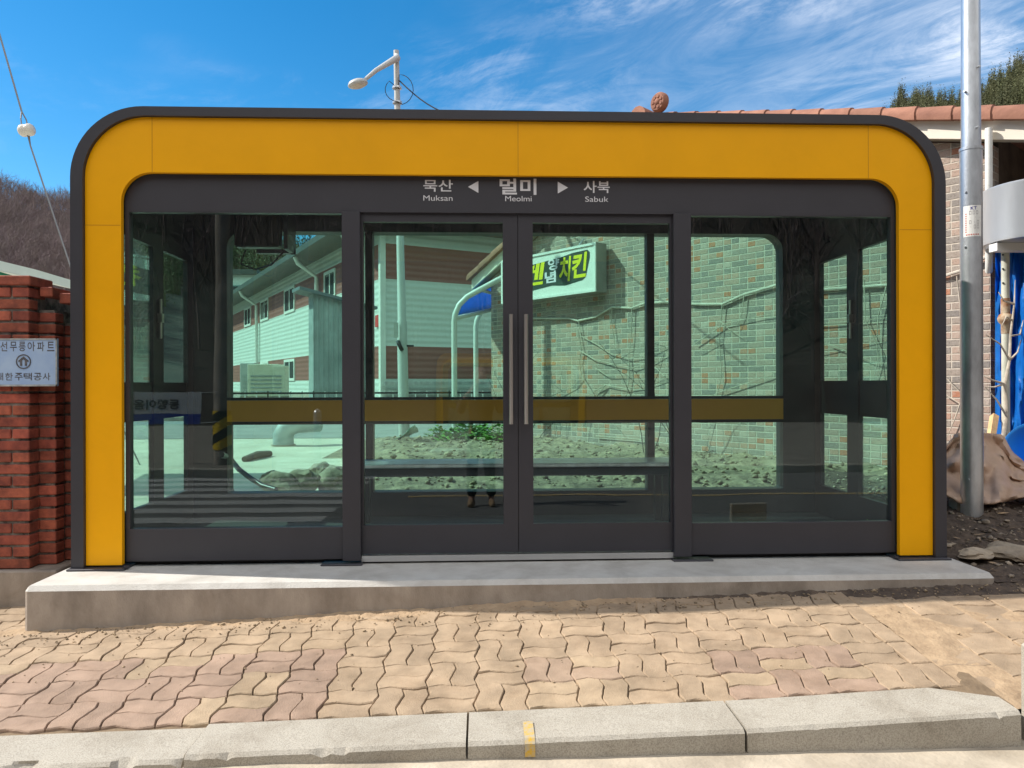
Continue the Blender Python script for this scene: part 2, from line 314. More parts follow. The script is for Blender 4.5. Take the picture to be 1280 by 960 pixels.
# ------------------------------------------------------------------ ground levels
def lerp_tab(x, T):
    if x <= T[0][0]: return T[0][1]
    for (a, p), (b, q) in zip(T, T[1:]):
        if x <= b: return p + (q - p) * (x - a) / (b - a)
    return T[-1][1]
ZK = [(-9, -0.36), (-2.4, -0.285), (-1.26, -0.264), (-0.1, -0.236), (0.84, -0.212), (1.757, -0.170), (6, -0.05)]
YK, YP = -1.378, -0.35
def zp(x): x = max(-5, min(3.2, x)); return -0.127 + (0.043 if x < 0 else 0.026) * x
def sw(x, y):
    t = (y - YK) / (YP - YK)
    if y > YP: return zp(x) + 0.03 * (y - YP)
    return lerp_tab(x, ZK) * (1 - t) + zp(x) * t
def zroad(y):
    return lerp_tab(-y, [(1.5, -0.295), (2.1, -0.335), (3.4, -0.44), (5.5, -0.47), (8.2, -0.50), (30, -0.62)])
# ------------------------------------------------------------------ the setting
g = MB(); n = 64
for r0, r1 in ((30, 120), (120, 700), (700, 2200)):
    for k in range(n):
        a, b = 2 * PI * k / n, 2 * PI * (k + 1) / n
        g.face([(r0 * math.cos(a), r0 * math.sin(a), -0.7), (r1 * math.cos(a), r1 * math.sin(a), -0.7), (r1 * math.cos(b), r1 * math.sin(b), -0.7), (r0 * math.cos(b), r0 * math.sin(b), -0.7)])
g.face([(30 * math.cos(2 * PI * k / n), 30 * math.sin(2 * PI * k / n), -0.7) for k in range(n)])
struct(g.build('ground', mat('ground_earth', (0.20, 0.16, 0.11), 0.95, col2=(0.13, 0.11, 0.075), scale=0.3, detail=8)))
# road in front
def sheet(xs, ys, f):
    m = MB(); V = [[m.bm.verts.new((x, y, f(x, y))) for x in xs] for y in ys]
    for j in range(len(ys) - 1):
        for i in range(len(xs) - 1): m._f([V[j][i], V[j][i + 1], V[j + 1][i + 1], V[j + 1][i]])
    return m
struct(sheet([-45, -8, 0, 8, 45], [-8.2, -5.5, -3.4, -2.05], lambda x, y: zroad(y)).build('road', ASPH))
struct(sheet(np.linspace(-12, 12, 90), [-2.1, -2.0, -1.9, -1.8, -1.7, -1.6, -1.4], lambda x, y: zroad(y) + 0.004 + 0.004 * fbm(x, y, 2.2) + max(-.08, min(0, (x + 1.0) * .045)) * max(0, 1 - max(0, -1.72 - y) / .3)).build('gutter', GUTTER))
m_ = MB()
for i in range(9):
    y1 = -2.35 - i * 0.66
    m_.face([(-5.9, y1 - 0.36, zroad(y1 - 0.36) + 0.005), (-1.95, y1 - 0.36, zroad(y1 - 0.36) + 0.005), (-1.95, y1, zroad(y1) + 0.005), (-5.9, y1, zroad(y1) + 0.005)])
struct(m_.build('crosswalk', PAINTW))
m_ = MB()
for x0, x1 in ((-1.2, 20), (-40, -6.6)): m_.face([(x0, -5.62, zroad(-5.62) + 0.005), (x1, -5.62, zroad(-5.62) + 0.005), (x1, -5.5, zroad(-5.5) + 0.005), (x0, -5.5, zroad(-5.5) + 0.005)])
struct(m_.build('centre_line', PAINTY))
m_ = MB(); m_.box(-45, 45, -8.4, -8.2, -0.7, -0.36, bev=0.015); struct(m_.build('far_kerb', GRAN))
m_ = sheet([-45, -6, 6, 45], [-26, -12, -8.4], lambda x, y: -0.375 - 0.012 * (-8.4 - y)); struct(m_.build('far_pavement', mat('far_paving', (0.22, 0.195, 0.165), 0.9, var=0.15, scale=2)))

# kerb stones: one kerb, each stone cut with its own chamfer and gap
kb = MB()
def kerb_stone(x0, x1, skew=0.0, dz=0.0, y0=-1.63, y1=-1.378):
    n = 60; loops = []
    for i in range(n + 1):
        t = i / n; x = x0 + (x1 - x0) * t; z = lerp_tab(x, ZK) + dz
        j = 0.004 * fbm(x * 3, y0 * 9, 2.0)
        ch_ = max(0, fbm(x * 2.2, 4.0 + x0, 2.6) - (.20 if -2.4 < x1 < -1.2 else .50)) * .055     # knocks along the arris
        yb = y1 - skew * max(0, (t - 0.80)) / 0.2
        loops.append([(x, y0 - 0.004 + j, -0.62), (x, y0 + j, z - 0.014 - ch_), (x, y0 + 0.013 + j + ch_ * .8, z - 0.002 - ch_ * .25), (x, y0 + 0.04, z), (x, yb - 0.012, z + 0.002), (x, yb, z - 0.01), (x, yb, -0.62)])
    kb.loft(loops)
for x0, x1, sk, dz in ((-6.5, -4.32, 0, -.01), (-4.31, -3.28, 0, -.012), (-3.27, -2.32, 0, -.014), (-2.312, -1.268, 0, -0.014), (-1.256, -0.272, 0, 0.0), (-0.264, 0.731, 0, 0.0), (0.741, 1.757, 0.12, 0.0)):
    kerb_stone(x0, x1, sk, dz)
kb.box(1.80, 2.1, -1.60, -1.565, -0.6, 0.06, bev=0.008)
struct(kb.build('kerb', GRAN, smooth=25))
m_ = MB(); zt = lerp_tab(-.04, ZK)
pr_ = [(-1.6375, -.292), (-1.6335, zt - .013), (-1.618, zt + .001), (-1.59, zt + .004), (-1.50, zt + .0065)]
for (ya, za), (yb, zb_) in zip(pr_, pr_[1:]): m_.face([(-.062, ya, za), (-.025, ya, za), (-.025, yb, zb_), (-.062, yb, zb_)])
struct(m_.build('kerb_paint_mark', PAINTY))

# pavement: sand bed plus every wavy paver, one sheet
struct(sheet(np.linspace(-14, 1.80, 200), np.concatenate([np.linspace(-1.53, -0.3, 28), np.linspace(-0.1, 2.2, 6)]), lambda x, y: sw(x, y) - 0.0125 + 0.0035 * fbm(x, y, 5)).build('sand_bed', JOINT))
def edge_wave(t, A): return A * (math.sin(2 * PI * t) - 0.15 * math.sin(6 * PI * t))
SQ = 0.205; AW = 0.0105
pv = MB()
def paver(poly, tone, sink=0.0):
    c = sum((Vector(p) for p in poly), Vector((0, 0))) / len(poly)
    g_ = random.uniform(.0035, .0062); ext = (max(p[0] for p in poly) - min(p[0] for p in poly), max(p[1] for p in poly) - min(p[1] for p in poly))
    def sc(p, d): return (c.x + (p[0] - c.x) * (1 - 2 * d / ext[0]), c.y + (p[1] - c.y) * (1 - 2 * d / ext[1]))
    tx, ty, tz = random.gauss(0, 0.012), random.gauss(0, 0.012), random.gauss(0, 0.0018) - sink
    def z(p): return sw(*p) + tz + tx * (p[0] - c.x) + ty * (p[1] - c.y)
    pv.var = (*tone, 1)
    A = [sc(p, g_ * 0.5 + random.random() * 0.0008) for p in poly]; B = [sc(p, g_ * 0.5 + 0.0034 + random.random() * .0012) for p in poly]
    loops = [[(p[0], p[1], z(p) - 0.04) for p in A], [(p[0], p[1], z(p) - 0.0045) for p in A], [(p[0], p[1], z(p)) for p in B]]
    rings = [[pv.bm.verts.new(p) for p in lp] for lp in loops]; k = len(poly)
    for P, Q in zip(rings, rings[1:]):
        for i in range(k): pv._f([P[i], P[(i + 1) % k], Q[(i + 1) % k], Q[i]])
    pv._f(rings[-1])
def tone_at(x, y):
    b = 1.0 + 0.10 * fbm(x, y, 0.9)
    pink = 0.12 + 0.10 * fbm(x + 9, y - 4, 0.75)
    if -2.6 < x < -0.95 and y < -0.80 - .12 * fbm(x, 1, 2): pink = 0.9 * (random.random() < 0.78)
    if 0.72 < x < 1.5 and y < -0.88: pink = 0.85 * (random.random() < 0.78)
    if -0.1 < x < 0.3 and y < -0.95: pink = 0.6 * (random.random() < 0.6)
    r = max(-.1, min(.09, random.gauss(0, 0.05)))
    c = (b + r, (b + r) * (1 - 0.07 * pink), (b + r) * (1 + 0.05 * pink))
    return tuple(max(0.4, v * (1 - 0.13 * pink)) for v in c)
NS = 12; X0 = -7.0
def h_edge(i, j, t0, t1, n=NS):                        # along x at row line j, from square i
    return [(X0 + (i + t) * SQ, YK + j * SQ + edge_wave(t, AW)) for t in np.linspace(t0, t1, n + 1)]
def v_edge(i, j, t0, t1, n=NS):
    return [(X0 + i * SQ + edge_wave(t, -AW), YK + (j + t) * SQ) for t in np.linspace(t0, t1, n + 1)]
for i in range(0, 43):
    for j in range(0, 14):
        cx, cy_ = X0 + (i + .5) * SQ, YK + (j + .5) * SQ
        if cx > 1.60: continue
        if cy_ > -0.22 and cx > -2.25: continue
        if cx < -5 and cy_ > 0.6: continue
        tone = tone_at(cx, cy_)
        if (i + j) % 2 == 0:                           # two lying along x
            mid = [(X0 + (i + t) * SQ, YK + (j + .5) * SQ + edge_wave(t, AW)) for t in np.linspace(0, 1, NS + 1)]
            paver(h_edge(i, j, 0, 1) + v_edge(i + 1, j, 0, .5, 6)[1:] + mid[::-1][1:] + v_edge(i, j, 0, .5, 6)[::-1][1:-1], tone)
            tone = tone_at(cx, cy_)
            paver(mid + v_edge(i + 1, j, .5, 1, 6)[1:] + h_edge(i, j + 1, 0, 1)[::-1][1:] + v_edge(i, j, .5, 1, 6)[::-1][1:-1], tone)
        else:
            mid = [(X0 + (i + .5) * SQ + edge_wave(t, -AW), YK + (j + t) * SQ) for t in np.linspace(0, 1, NS + 1)]
            paver(h_edge(i, j, 0, .5, 6) + mid[1:] + h_edge(i, j + 1, 0, .5, 6)[::-1][1:] + v_edge(i, j, 0, 1)[::-1][1:-1], tone)
            tone = tone_at(cx, cy_)
            paver(h_edge(i, j, .5, 1, 6) + v_edge(i + 1, j, 0, 1)[1:] + h_edge(i, j + 1, .5, 1, 6)[::-1][1:] + mid[::-1][1:-1], tone)
y = YK
while y < -0.3:                                        # straight edging row, then the sandy drive
    paver([(1.612, y), (1.708, y), (1.708, y + .2), (1.612, y + .2)], tone_at(1.8, y), 0.002); y += 0.203
for i in range(0, 9):
    for j in range(0, 6):
        xa, ya = 1.712 + i * 0.232, YK - .05 + j * 0.21
        off = 0.1 if i % 2 else 0
        q = [(xa + t * .23, ya + off + edge_wave(t, .013)) for t in np.linspace(0, 1, 7)]; q2 = [(xa + t * .23, ya + off + .205 + edge_wave(t, .013)) for t in np.linspace(1, 0, 7)]
        paver(q + q2, tuple(v * .93 for v in tone_at(xa, ya)), 0.004 + 0.008 * random.random())
struct(pv.build('pavement', PAVE))
# drifted sand and soil lying over the joints
struct(sheet(np.linspace(1.71, 7, 90), np.linspace(-1.55, -0.30, 34), lambda x, y: sw(x, y) - 0.012 + 0.014 * fbm(x, y, 2.1) + 0.006 * fbm(x, y, 11)).build('drive', SAND))
def strip(name, x0, x1, mt, hgt, wid, y_base, seed, nx=200, ny=16, label=None):
    def f(x, t):
        e = 0.5 + 0.5 * fbm(x + seed, 0.3, 1.7); w = wid * (0.35 + 0.9 * e)
        return w
    m = MB(); V = []
    for i, x in enumerate(np.linspace(x0, x1, nx)):
        w = f(x, 0); row = []
        fade = min(1, (x - x0) / .3, (x1 - x) / .3)
        for t in np.linspace(0, 1, ny):
            yy = y_base - w * t
            h = hgt * (1 - t) ** 1.6 * (0.5 + 0.7 * (0.5 + 0.5 * fbm(x + seed, yy, 2.4))) + 0.010 * fbm(x, yy, 16) * (1 - t) + 0.008 * fbm(x, yy, 37) * (1 - t)
            row.append(m.bm.verts.new((x, yy, sw(x, yy) - 0.006 * t - 0.004 + max(0, h) * fade + 0.006 * (1 - t))))
        V.append(row)
    for A, B in zip(V, V[1:]):
        for k in range(ny - 1): m._f([A[k], A[k + 1], B[k + 1], B[k]])
    return tag(m.build(name, mt, smooth=60), kind='stuff')
strip('loose_sand', -3.6, 0.9, SAND, 0.016, 0.20, -0.335, 1.0)
strip('loose_soil', 0.2, 3.6, SOILD, 0.013, 0.13, -0.335, 5.0)
# ground behind and beside the booth
def zb(x, y):
    base = 0.05 + 0.06 * max(0, min(1, (y - 1.6) / 5))
    bed = max(0, min(1, (x + 1.45 + 0.16 * (y - 2)) / 0.5)) * max(0, min(1, (y - 1.75) / 0.7)) * max(0, min(1, (8.1 - y) / 1.0))
    return base + bed * (0.07 + 0.085 * (0.5 + 0.5 * fbm(x, y, 0.9)) + 0.05 * fbm(x, y, 3.1) + 0.022 * fbm(x, y, 9)) - 0.03 * (1 - bed)
m_ = sheet(np.linspace(-2.3, 5.6, 150), np.linspace(1.66, 9.0, 130), zb); struct(m_.build('garden_ground', SOILB, smooth=40))
def zs(x, y):                                          # bank of dark soil on the right
    t = max(0, min(1, (y + 0.38) / 1.3)); s = max(0, min(1, (x - 2.52) / 0.35))
    return (sw(x, min(y, -0.3)) + 0.012) * (1 - t) + (0.10 + 0.04 * min(y, 2)) * t * (0.35 + 0.65 * s) + 0.03 * t * fbm(x, y, 2.3) + 0.022 * min(1, 3 * t + .1) * fbm(x, y, 8) + 0.012 * min(1, 3 * t + .1) * fbm(x, y, 24)
m_ = sheet(np.linspace(2.566, 6.5, 150), np.linspace(-0.36, 3.2, 130), zs); struct(m_.build('soil_bank', SOILD, smooth=50))
struct(sheet([-30, -12, -6, -2.2, -1.2], [1.2, 1.66, 5, 9.2], lambda x, y: 0.045 + 0.004 * y if y > 1.3 else -.3).build('yard', YARD))
struct(sheet([-60, -20, 0, 20, 60], [9.0, 11, 15.2], lambda x, y: 0.088 + 0.002 * (y - 9)).build('back_road', ASPHL))
m_ = MB(); m_.box(-60, 60, 15.2, 15.6, -0.3, 0.22, bev=.02); m_.box(-60, 60, 15.6, 17.6, -.3, 0.20); struct(m_.build('verge', mat('verge_gravel', (0.5, 0.43, 0.32), .95, col2=(.28, .23, .16), scale=8, bump=.02, bscale=20)))
m_ = MB(); m_.box(-60, 30, 17.6, 70, -0.3, 0.62, bev=.02); struct(m_.build('building_terrace', CONCF))
m_ = MB()                                              # pale edging kerb between yard and bed
m_.tube([(-1.38, 2.35, .07), (-1.75, 4.2, .08), (-2.15, 6.4, .085), (-2.5, 9.0, .095)], 0.06, 4); struct(m_.build('bed_edging', YARD))

# hills: rise all round, lower in the middle
RIDGE = [(-180, 25), (-130, 24), (-100, 20), (-60, 12), (-38, 11.6), (-27, 12.0), (-18, 9.0), (0, 7), (14, 7), (22, 10), (26, 13.4), (30, 16.9), (37, 18.2), (45, 17), (70, 18), (110, 22), (150, 26), (180, 25)]
def hill_r(az): return (75, 240) if abs(az) < 75 else ((26, 95) if abs(az) > 105 else (48, 150))
def hill_z(az, t):
    r0, r1 = hill_r(az); r = r0 + (r1 - r0) * t
    e = lerp_tab(az, RIDGE)
    return r, (r1 * math.tan(R(e))) * (t ** 1.15) * (1 + 0.03 * math.sin(az * .9) * t + 0.05 * fbm(az * .15, t * 3, 1.3)) - 0.8 * (1 - t)
hm = MB(); NA, NT = 240, 22; G = []
for a in range(NA):
    az = -180 + 360 * a / NA; row = []
    for k in range(NT + 2):
        t = k / NT; r, z = hill_z(az, min(t, 1.0))
        if k == NT + 1: r *= 1.6; z *= 0.8
        row.append(hm.bm.verts.new((CAM[0] + r * math.sin(R(az)), CAM[1] + r * math.cos(R(az)), z)))
    G.append(row)
for a in range(NA):
    A, B = G[a], G[(a + 1) % NA]
    for k in range(NT + 1): hm._f([A[k], A[k + 1], B[k + 1], B[k]])
struct(hm.build('hills', mat('leaf_litter', (0.05, 0.037, 0.031), 0.95, col2=(0.028, 0.022, 0.019), scale=0.15, detail=9), smooth=60))
def bare_tree(h, nb, depth, seed, thick=0.018):
    rg = np.random.default_rng(seed); V = []; F = []
    def seg(p, q, r0, r1):
        d = q - p; L_ = np.linalg.norm(d); d = d / L_
        a = np.cross(d, [0.3, 0.2, 1.0]); a /= np.linalg.norm(a) + 1e-9; b = np.cross(d, a); k = len(V)
        for c, r in ((p, r0), (q, r1)):
            for i in range(3):
                an = 2 * PI * i / 3; V.append(c + (a * math.cos(an) + b * math.sin(an)) * r)
        for i in range(3): F.append((k + i, k + (i + 1) % 3, k + 3 + (i + 1) % 3, k + 3 + i))
    def grow(p, d, L_, r, dep):
        q = p + d * L_; seg(p, q, r, r * .55)
        if dep == 0: return
        for _ in range(nb):
            t = rg.uniform(.35, 1.0); nd = d * .9 + rg.normal(0, .5, 3); nd[2] = abs(nd[2]) * .7 + .25; nd /= np.linalg.norm(nd)
            grow(p + d * L_ * t, nd, L_ * rg.uniform(.42, .68), r * .5, dep - 1)
    grow(np.zeros(3), np.array([rg.normal(0, .06), rg.normal(0, .06), 1.0]), h * .55, h * thick, depth)
    return np.array(V), np.array(F)
def pine_tree(h, n, seed):
    rg = np.random.default_rng(seed); V = [np.array(v) for v in ((-.1, 0, 0), (.1, 0, 0), (.06, 0, h * .8), (-.06, 0, h * .8), (0, -.1, 0), (0, .1, 0), (0, .06, h * .8), (0, -.06, h * .8))]; F = [(0, 1, 2, 3), (4, 5, 6, 7)]
    for _ in range(n):
        t = rg.uniform(.18, 1.0) ** 0.8; rr = h * .27 * (1.02 - t) ** .75 * rg.uniform(.35, 1.1); an = rg.uniform(0, 2 * PI)
        c = np.array([rr * math.cos(an), rr * math.sin(an), h * t + rg.normal(0, .15)]); s = h * rg.uniform(.010, .022)
        u = rg.normal(0, 1, 3); u /= np.linalg.norm(u); w = np.cross(u, rg.normal(0, 1, 3)); w /= np.linalg.norm(w); k = len(V)
        V += [c - u * s, c + w * s * .6, c + u * s * 1.1, c - w * s * .6]; F.append((k, k + 1, k + 2, k + 3))
    return np.array(V), np.array(F)
def forest(name, protos, spots, m, tone=(0.7, 1.25)):
    VV = []; FF = []; CC = []; b = 0
    for (x, y, z, s, pi_) in spots:
        V, F = protos[pi_]; a = rng.uniform(0, 2 * PI); c, s_ = math.cos(a), math.sin(a)
        P = V * s; P = np.stack([P[:, 0] * c - P[:, 1] * s_ + x, P[:, 0] * s_ + P[:, 1] * c + y, P[:, 2] + z], 1)
        VV.append(P); FF.append(F + b); b += len(P); tn = rng.uniform(*tone); CC.append(np.tile([tn, tn * rng.uniform(.92, 1.03), tn * rng.uniform(.9, 1.05)], (len(P), 1)))
    return tag(np_mesh(name, np.concatenate(VV), np.concatenate(FF), m, var=np.concatenate(CC)), kind='stuff')
def hill_spots(az0, az1, n, t0, t1, s0, s1, k):
    out = []
    for _ in range(n):
        az = rng.uniform(az0, az1); t = rng.uniform(t0, t1) ** .8; r, z = hill_z(az, t)
        out.append((CAM[0] + r * math.sin(R(az)), CAM[1] + r * math.cos(R(az)), z - .3, rng.uniform(s0, s1), rng.integers(0, k)))
    return out
TWIG = mat('bare_wood', (0.155, 0.12, 0.115), 0.9, attr=1.0)
PINE = mat('pine_needles', (0.085, 0.092, 0.036), 0.8, attr=1.0)
bt = [bare_tree(1.0, 6, 2, 20 + i, .010) for i in range(6)]
bts = [bare_tree(1.0, 4, 2, 60 + i, 0.012) for i in range(6)]
pt = [pine_tree(1.0, 700, 40 + i) for i in range(5)]
forest('bare_wood_on_hillside', bt, hill_spots(-42, -24, 4200, .1, 1.03, 5, 9, 6), TWIG)
forest('pine_wood_on_hillside', pt, hill_spots(24, 41, 700, .68, 1.03, 6, 9.5, 5) + hill_spots(-24, -10, 200, .3, 1.0, 8, 13, 5), PINE)
forest('bare_wood_across_road', bts, hill_spots(-180, -112, 900, .03, 1.0, 5, 9, 6) + hill_spots(112, 180, 900, .03, 1.0, 5, 9, 6), TWIG)

# ------------------------------------------------------------------ platform
m_ = MB()
prof = lambda x: [(x, -0.362, sw(x, -.36) - 0.12), (x, -0.360, -0.026), (x, -0.338, -0.001), (x, -0.32, 0.0), (x, 1.66, 0.0), (x, 1.66, -0.3)]
xs = [-2.56, -2.545] + list(np.linspace(-2.5, 2.5, 60)) + [2.545, 2.56]
lp = []
for i, x in enumerate(xs):
    p = prof(x); e = 0.012 if i in (0, len(xs) - 1) else 0
    j = 0.0035 * fbm(x * 4, 1.0, 2.0)
    lp.append([(q[0], q[1] + (j if k in (1, 2) else 0) + (.01 if e and k < 3 else 0), q[2] - (e if 1 < k < 5 else 0)) for k, q in enumerate(p)])
m_.loft(lp); plat = m_.build('concrete_platform', CONC)
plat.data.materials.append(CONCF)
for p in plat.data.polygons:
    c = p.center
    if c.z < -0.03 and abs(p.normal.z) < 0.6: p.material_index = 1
tag(plat, 'low pale concrete slab under the yellow and charcoal shelter', 'platform')

# ------------------------------------------------------------------ the booth
def rrect(hw, z0, z1, r, n=10, closed=True, rb=None):
    rb = r if rb is None else rb; P = []
    def arc(cx, cz, a0, a1, rr):
        for k in range(n + 1):
            a = R(a0 + (a1 - a0) * k / n); P.append((cx + rr * math.cos(a), cz + rr * math.sin(a)))
    if closed: arc(-hw + rb, z0 + rb, 270, 180, rb)
    else: P.append((-hw, z0))
    arc(-hw + r, z1 - r, 180, 90, r); arc(hw - r, z1 - r, 90, 0, r)
    if closed: arc(hw - rb, z0 + rb, 0, -90, rb)
    else: P.append((hw, z0))
    return P
H = 2.592; DEP = 1.62
def make_booth(name, label, group=None, front_text=True):
    b = thing(name, (0, 0, 0), label, 'bus shelter')
    if group: b['group'] = group
    m = MB(); m.ring(rrect(2.5, .012, H, .40, 16, False), rrect(2.432, .012, H - .052, .345, 16, False), -0.035, 0.02, False)
    rim = m.build('outer_rim', CHAR, b, 40)
    m = MB(); m.ring(rrect(2.497, .012, H - .003, .397, 16, False), rrect(2.40, .012, H - .09, .32, 16, False), 0.022, DEP, False)
    shell = m.build('shell', CHARD, b, 40)
    # cut the two side windows out of the shell by rebuilding its walls: roof arch stays, walls become frames
    me = shell.data; bm = bmesh.new(); bm.from_mesh(me)
    bmesh.ops.delete(bm, geom=[f for f in bm.faces if max(v.co.z for v in f.verts) > 1.0 and min(v.co.z for v in f.verts) < 0.5 and abs(f.normal.y) < .5 or (abs(f.normal.y) >= .5 and min(v.co.z for v in f.verts) < 0.5)], context='FACES'); bm.to_mesh(me); bm.free()
    ztop = H - .40
    for sx in (-1, 1):
        xa, xb = (2.42 * sx, 2.455 * sx); xa, xb = min(xa, xb), max(xa, xb)
        m = MB()
        for y0, y1 in ((0.022, .42), (.83, .99), (1.42, DEP)): m.box(xa, xb, y0, y1, .012, ztop + .004)
        for y0, y1 in ((.42, .83), (.99, 1.42)):
            m.box(xa, xb, y0, y1, 1.965, ztop + .004); m.box(xa, xb, y0, y1, .012, .24); m.box(xa + .01, xb - .01, y0, y1, .80, 1.05)
        sw_ = m.build('side_wall', CHARD, b)
        for y0, y1, z0, z1 in ((.42, .83, 1.05, 1.965), (.99, 1.42, 1.05, 1.965), (.42, .83, .24, .80), (.99, 1.42, .24, .80)):
            m = MB(); m.box(2.4375 * sx - .004, 2.4375 * sx + .004, y0 - .012, y1 + .012, z0 - .012, z1 + .012); m.build('side_pane', GLASS, b)
        hm_ = MB(); hx = 2.405 * sx; hm_.tube([(hx, .91, 1.35), (hx, .91, 1.62)], .010, 8); hm_.box(hx - .016, hx + .016, .895, .925, 1.46, 1.52); hm_.build('window_catch', STEEL, b, 40)
    # yellow band with its panel seams, in five panels
    out = rrect(2.430, .022, H - .054, .343, 16, False); inn = rrect(2.232, .022, 2.228, .165, 16, False)
    m = MB(); m.ring(out, inn, -0.012, 0.018, False); fas = m.build('yellow_fascia', YEL, b, 30)
    s_ = .0013
    for x in (-2.06, 0.0, 2.05): m = MB(); m.box(x - s_, x + s_, -0.0130, -0.010, 2.229, 2.537); m.build('panel_seam', SEAM, fas)
    for sx in (-1, 1): m = MB(); m.box(2.236 * sx if sx > 0 else -2.426, 2.426 if sx > 0 else -2.236, -0.0130, -0.010, 1.93 - s_, 1.93 + s_); m.build('panel_seam', SEAM, fas)
    # header and dark frame behind the band
    m = MB(); hd = rrect(2.231, 2.022, 2.227, .163, 16, False); m.prism(hd, 0.03, 0.075)
    head = m.build('header_panel', CHAR, b, 30)
    for sx in (-1, 1):
        m = MB(); m.box(*sorted((2.231 * sx, 2.207 * sx)), .03, .075, .215, 2.022)
        m.box(*sorted((1.009 * sx, 2.207 * sx)), .031, .075, 2.0145, 2.0221); m.build('window_frame', CHAR, b)
    for sx in (-1, 1):
        m = MB(); x0, x1 = sorted((1.009 * sx, 2.231 * sx)); m.box(x0, x1, .03, .075, .03, .2155, bev=.002); m.build('lower_panel', CHAR, b)
        m = MB(); x0, x1 = sorted((.906 * sx, 1.0095 * sx)); m.box(x0, x1, .012, .076, .022, 2.0225, bev=.003); m.build('door_post', CHAR, b)
        m = MB(); x0, x1 = sorted((.995 * sx, 2.222 * sx)); m.box(x0, x1, .052, .060, .196, 2.042); m.build('front_pane', GLASSF, b)
        # foot plates
        m = MB(); x0, x1 = sorted((2.515 * sx, 2.20 * sx)); m.box(x0, x1, -.06, .10, .0, .012, bev=.003)
        m.tube([(2.20 * sx - .0, -.03, .012), (2.20 * sx, -.03, .024)], .014, 6); m.build('foot_plate', CHAR, b)
        m = MB(); x0, x1 = sorted((.895 * sx, 1.13 * sx)); m.box(x0, x1, -.012, .10, .0, .010, bev=.003); m.build('post_plate', CHAR, b)
        # sliding door leaf
        m = MB(); a, z = sorted((.010 * sx if sx > 0 else -.002, .905 * sx)); a, z = (0.002, .905) if sx > 0 else (-.905, -0.002)
        gl = (.087, .893) if sx > 0 else (-.893, -.087)
        m.box(a, z, .05, .088, 1.972, 2.052); m.box(a, z, .05, .088, .052, .218)
        if sx > 0: m.box(a, gl[0], .05, .088, .218, 1.972); m.box(gl[1], z, .05, .088, .218, 1.972)
        else: m.box(gl[1], z, .05, .088, .218, 1.972); m.box(a, gl[0], .05, .088, .218, 1.972)
        leaf = m.build('sliding_door', CHAR, b)
        m = MB(); m.box(gl[0] - .008, gl[1] + .008, .066, .074, .206, 1.985); m.build('door_pane', GLASSF, leaf)
        hx = .043 * sx
        m = MB(); m.tube([(hx, -.005, .802), (hx, -.005, 1.433)], .0125, 12); [m.tube([(hx, -.005, zz), (hx, .052, zz)], .008, 8) for zz in (.9, 1.335)]
        m.build('pull_handle', STEEL, leaf, 40)
    m = MB(); m.box(-.905, .905, .035, .095, .012, .03); m.box(-.905, .905, .035, .045, .03, .046); m.box(-.905, .905, .08, .09, .03, .044); m.build('door_track', ALU, b)
    m = MB(); m.box(-.007, .007, .062, .080, .06, 2.045); m.build('door_seal', CHARD, b)
    m = MB(); m.box(-.905, .905, .048, .10, 2.0525, 2.19); m.build('door_header', CHARD, b)
    # back wall
    o_ = rrect(2.399, .014, 2.50, .30, 12, True, .02); i_ = rrect(2.145, .205, 2.20, .13, 12, True, .02)
    m = MB(); m.ring(o_, i_, 1.46, 1.60, True); m.build('back_frame', CHARD, b, 40)
    for x in (-1.075, 1.105): m = MB(); m.box(x - .028, x + .028, 1.47, 1.57, .205, 2.2); m.build('back_mullion', CHARD, b)
    for x0, x1 in ((-2.16, -1.105), (-1.045, 1.075), (1.135, 2.16)):
        m = MB(); m.box(x0, x1, 1.522, 1.530, .195, 2.21); m.build('back_pane', GLASS, b)
    m = MB(); m.box(-2.144, 2.144, 1.455, 1.468, .752, .912); rl = m.build('back_rail', RAIL, b)
    for z0, z1 in ((.913, .934), (.728, .751)): m = MB(); m.box(-2.144, 2.144, 1.452, 1.51, z0, z1); m.build('rail_edge', CHARD, rl)
    m = MB(); m.box(-2.397, 2.397, .095, 1.62, .002, .020); m.build('inner_floor', mat('dark_floor', (.035, .035, .036), .6, var=.2, scale=5), b)
    return b
booth = make_booth('bus_shelter', 'yellow and charcoal glass shelter with sliding doors standing on the concrete platform')
L = lambda u, v: Vector((u, 0.0285, v))
for it in (('묵산', -.545, -.375, 2.142, 2.212, .012), ('멀미', -.105, .108, 2.128, 2.222, .022), ('사북', .383, .536, 2.142, 2.212, .012),
           ('Muksan', -.545, -.377, 2.090, 2.121, 0), ('Meolmi', -.073, .080, 2.090, 2.121, 0), ('Sabuk', .392, .528, 2.090, 2.121, 0)): text_on('name_lettering', [it], L, LETTER, booth)
for it in (('◀', -.288, -.228, 2.137, 2.206, 0), ('▶', .232, .292, 2.137, 2.206, 0)): text_on('arrow_mark', [it], L, LETTER, booth)
# a fainter shelter of the same make stands across the road, seen only mirrored in the doors
def copy_tree(o, parent=None):
    c = o.copy(); COL.objects.link(c); c.parent = parent
    if parent: c.matrix_parent_inverse = o.matrix_parent_inverse.copy()
    for ch in list(o.children): copy_tree(ch, c)
    return c
def kids(o): return list(o.children)
def dup(o):
    c = o.copy(); COL.objects.link(c)
    for ch in kids(o):
        d = ch.copy(); COL.objects.link(d); d.parent = c; d.matrix_parent_inverse = ch.matrix_parent_inverse.copy()
        for e in kids(ch):
            f = e.copy(); COL.objects.link(f); f.parent = d; f.matrix_parent_inverse = e.matrix_parent_inverse.copy()
    return c
b2 = dup(booth); b2.location = (0.75, -20.1, -0.52); b2.rotation_euler = (0, 0, PI)
b2['label'] = 'second yellow shelter across the road, facing the first and mirrored in its doors'

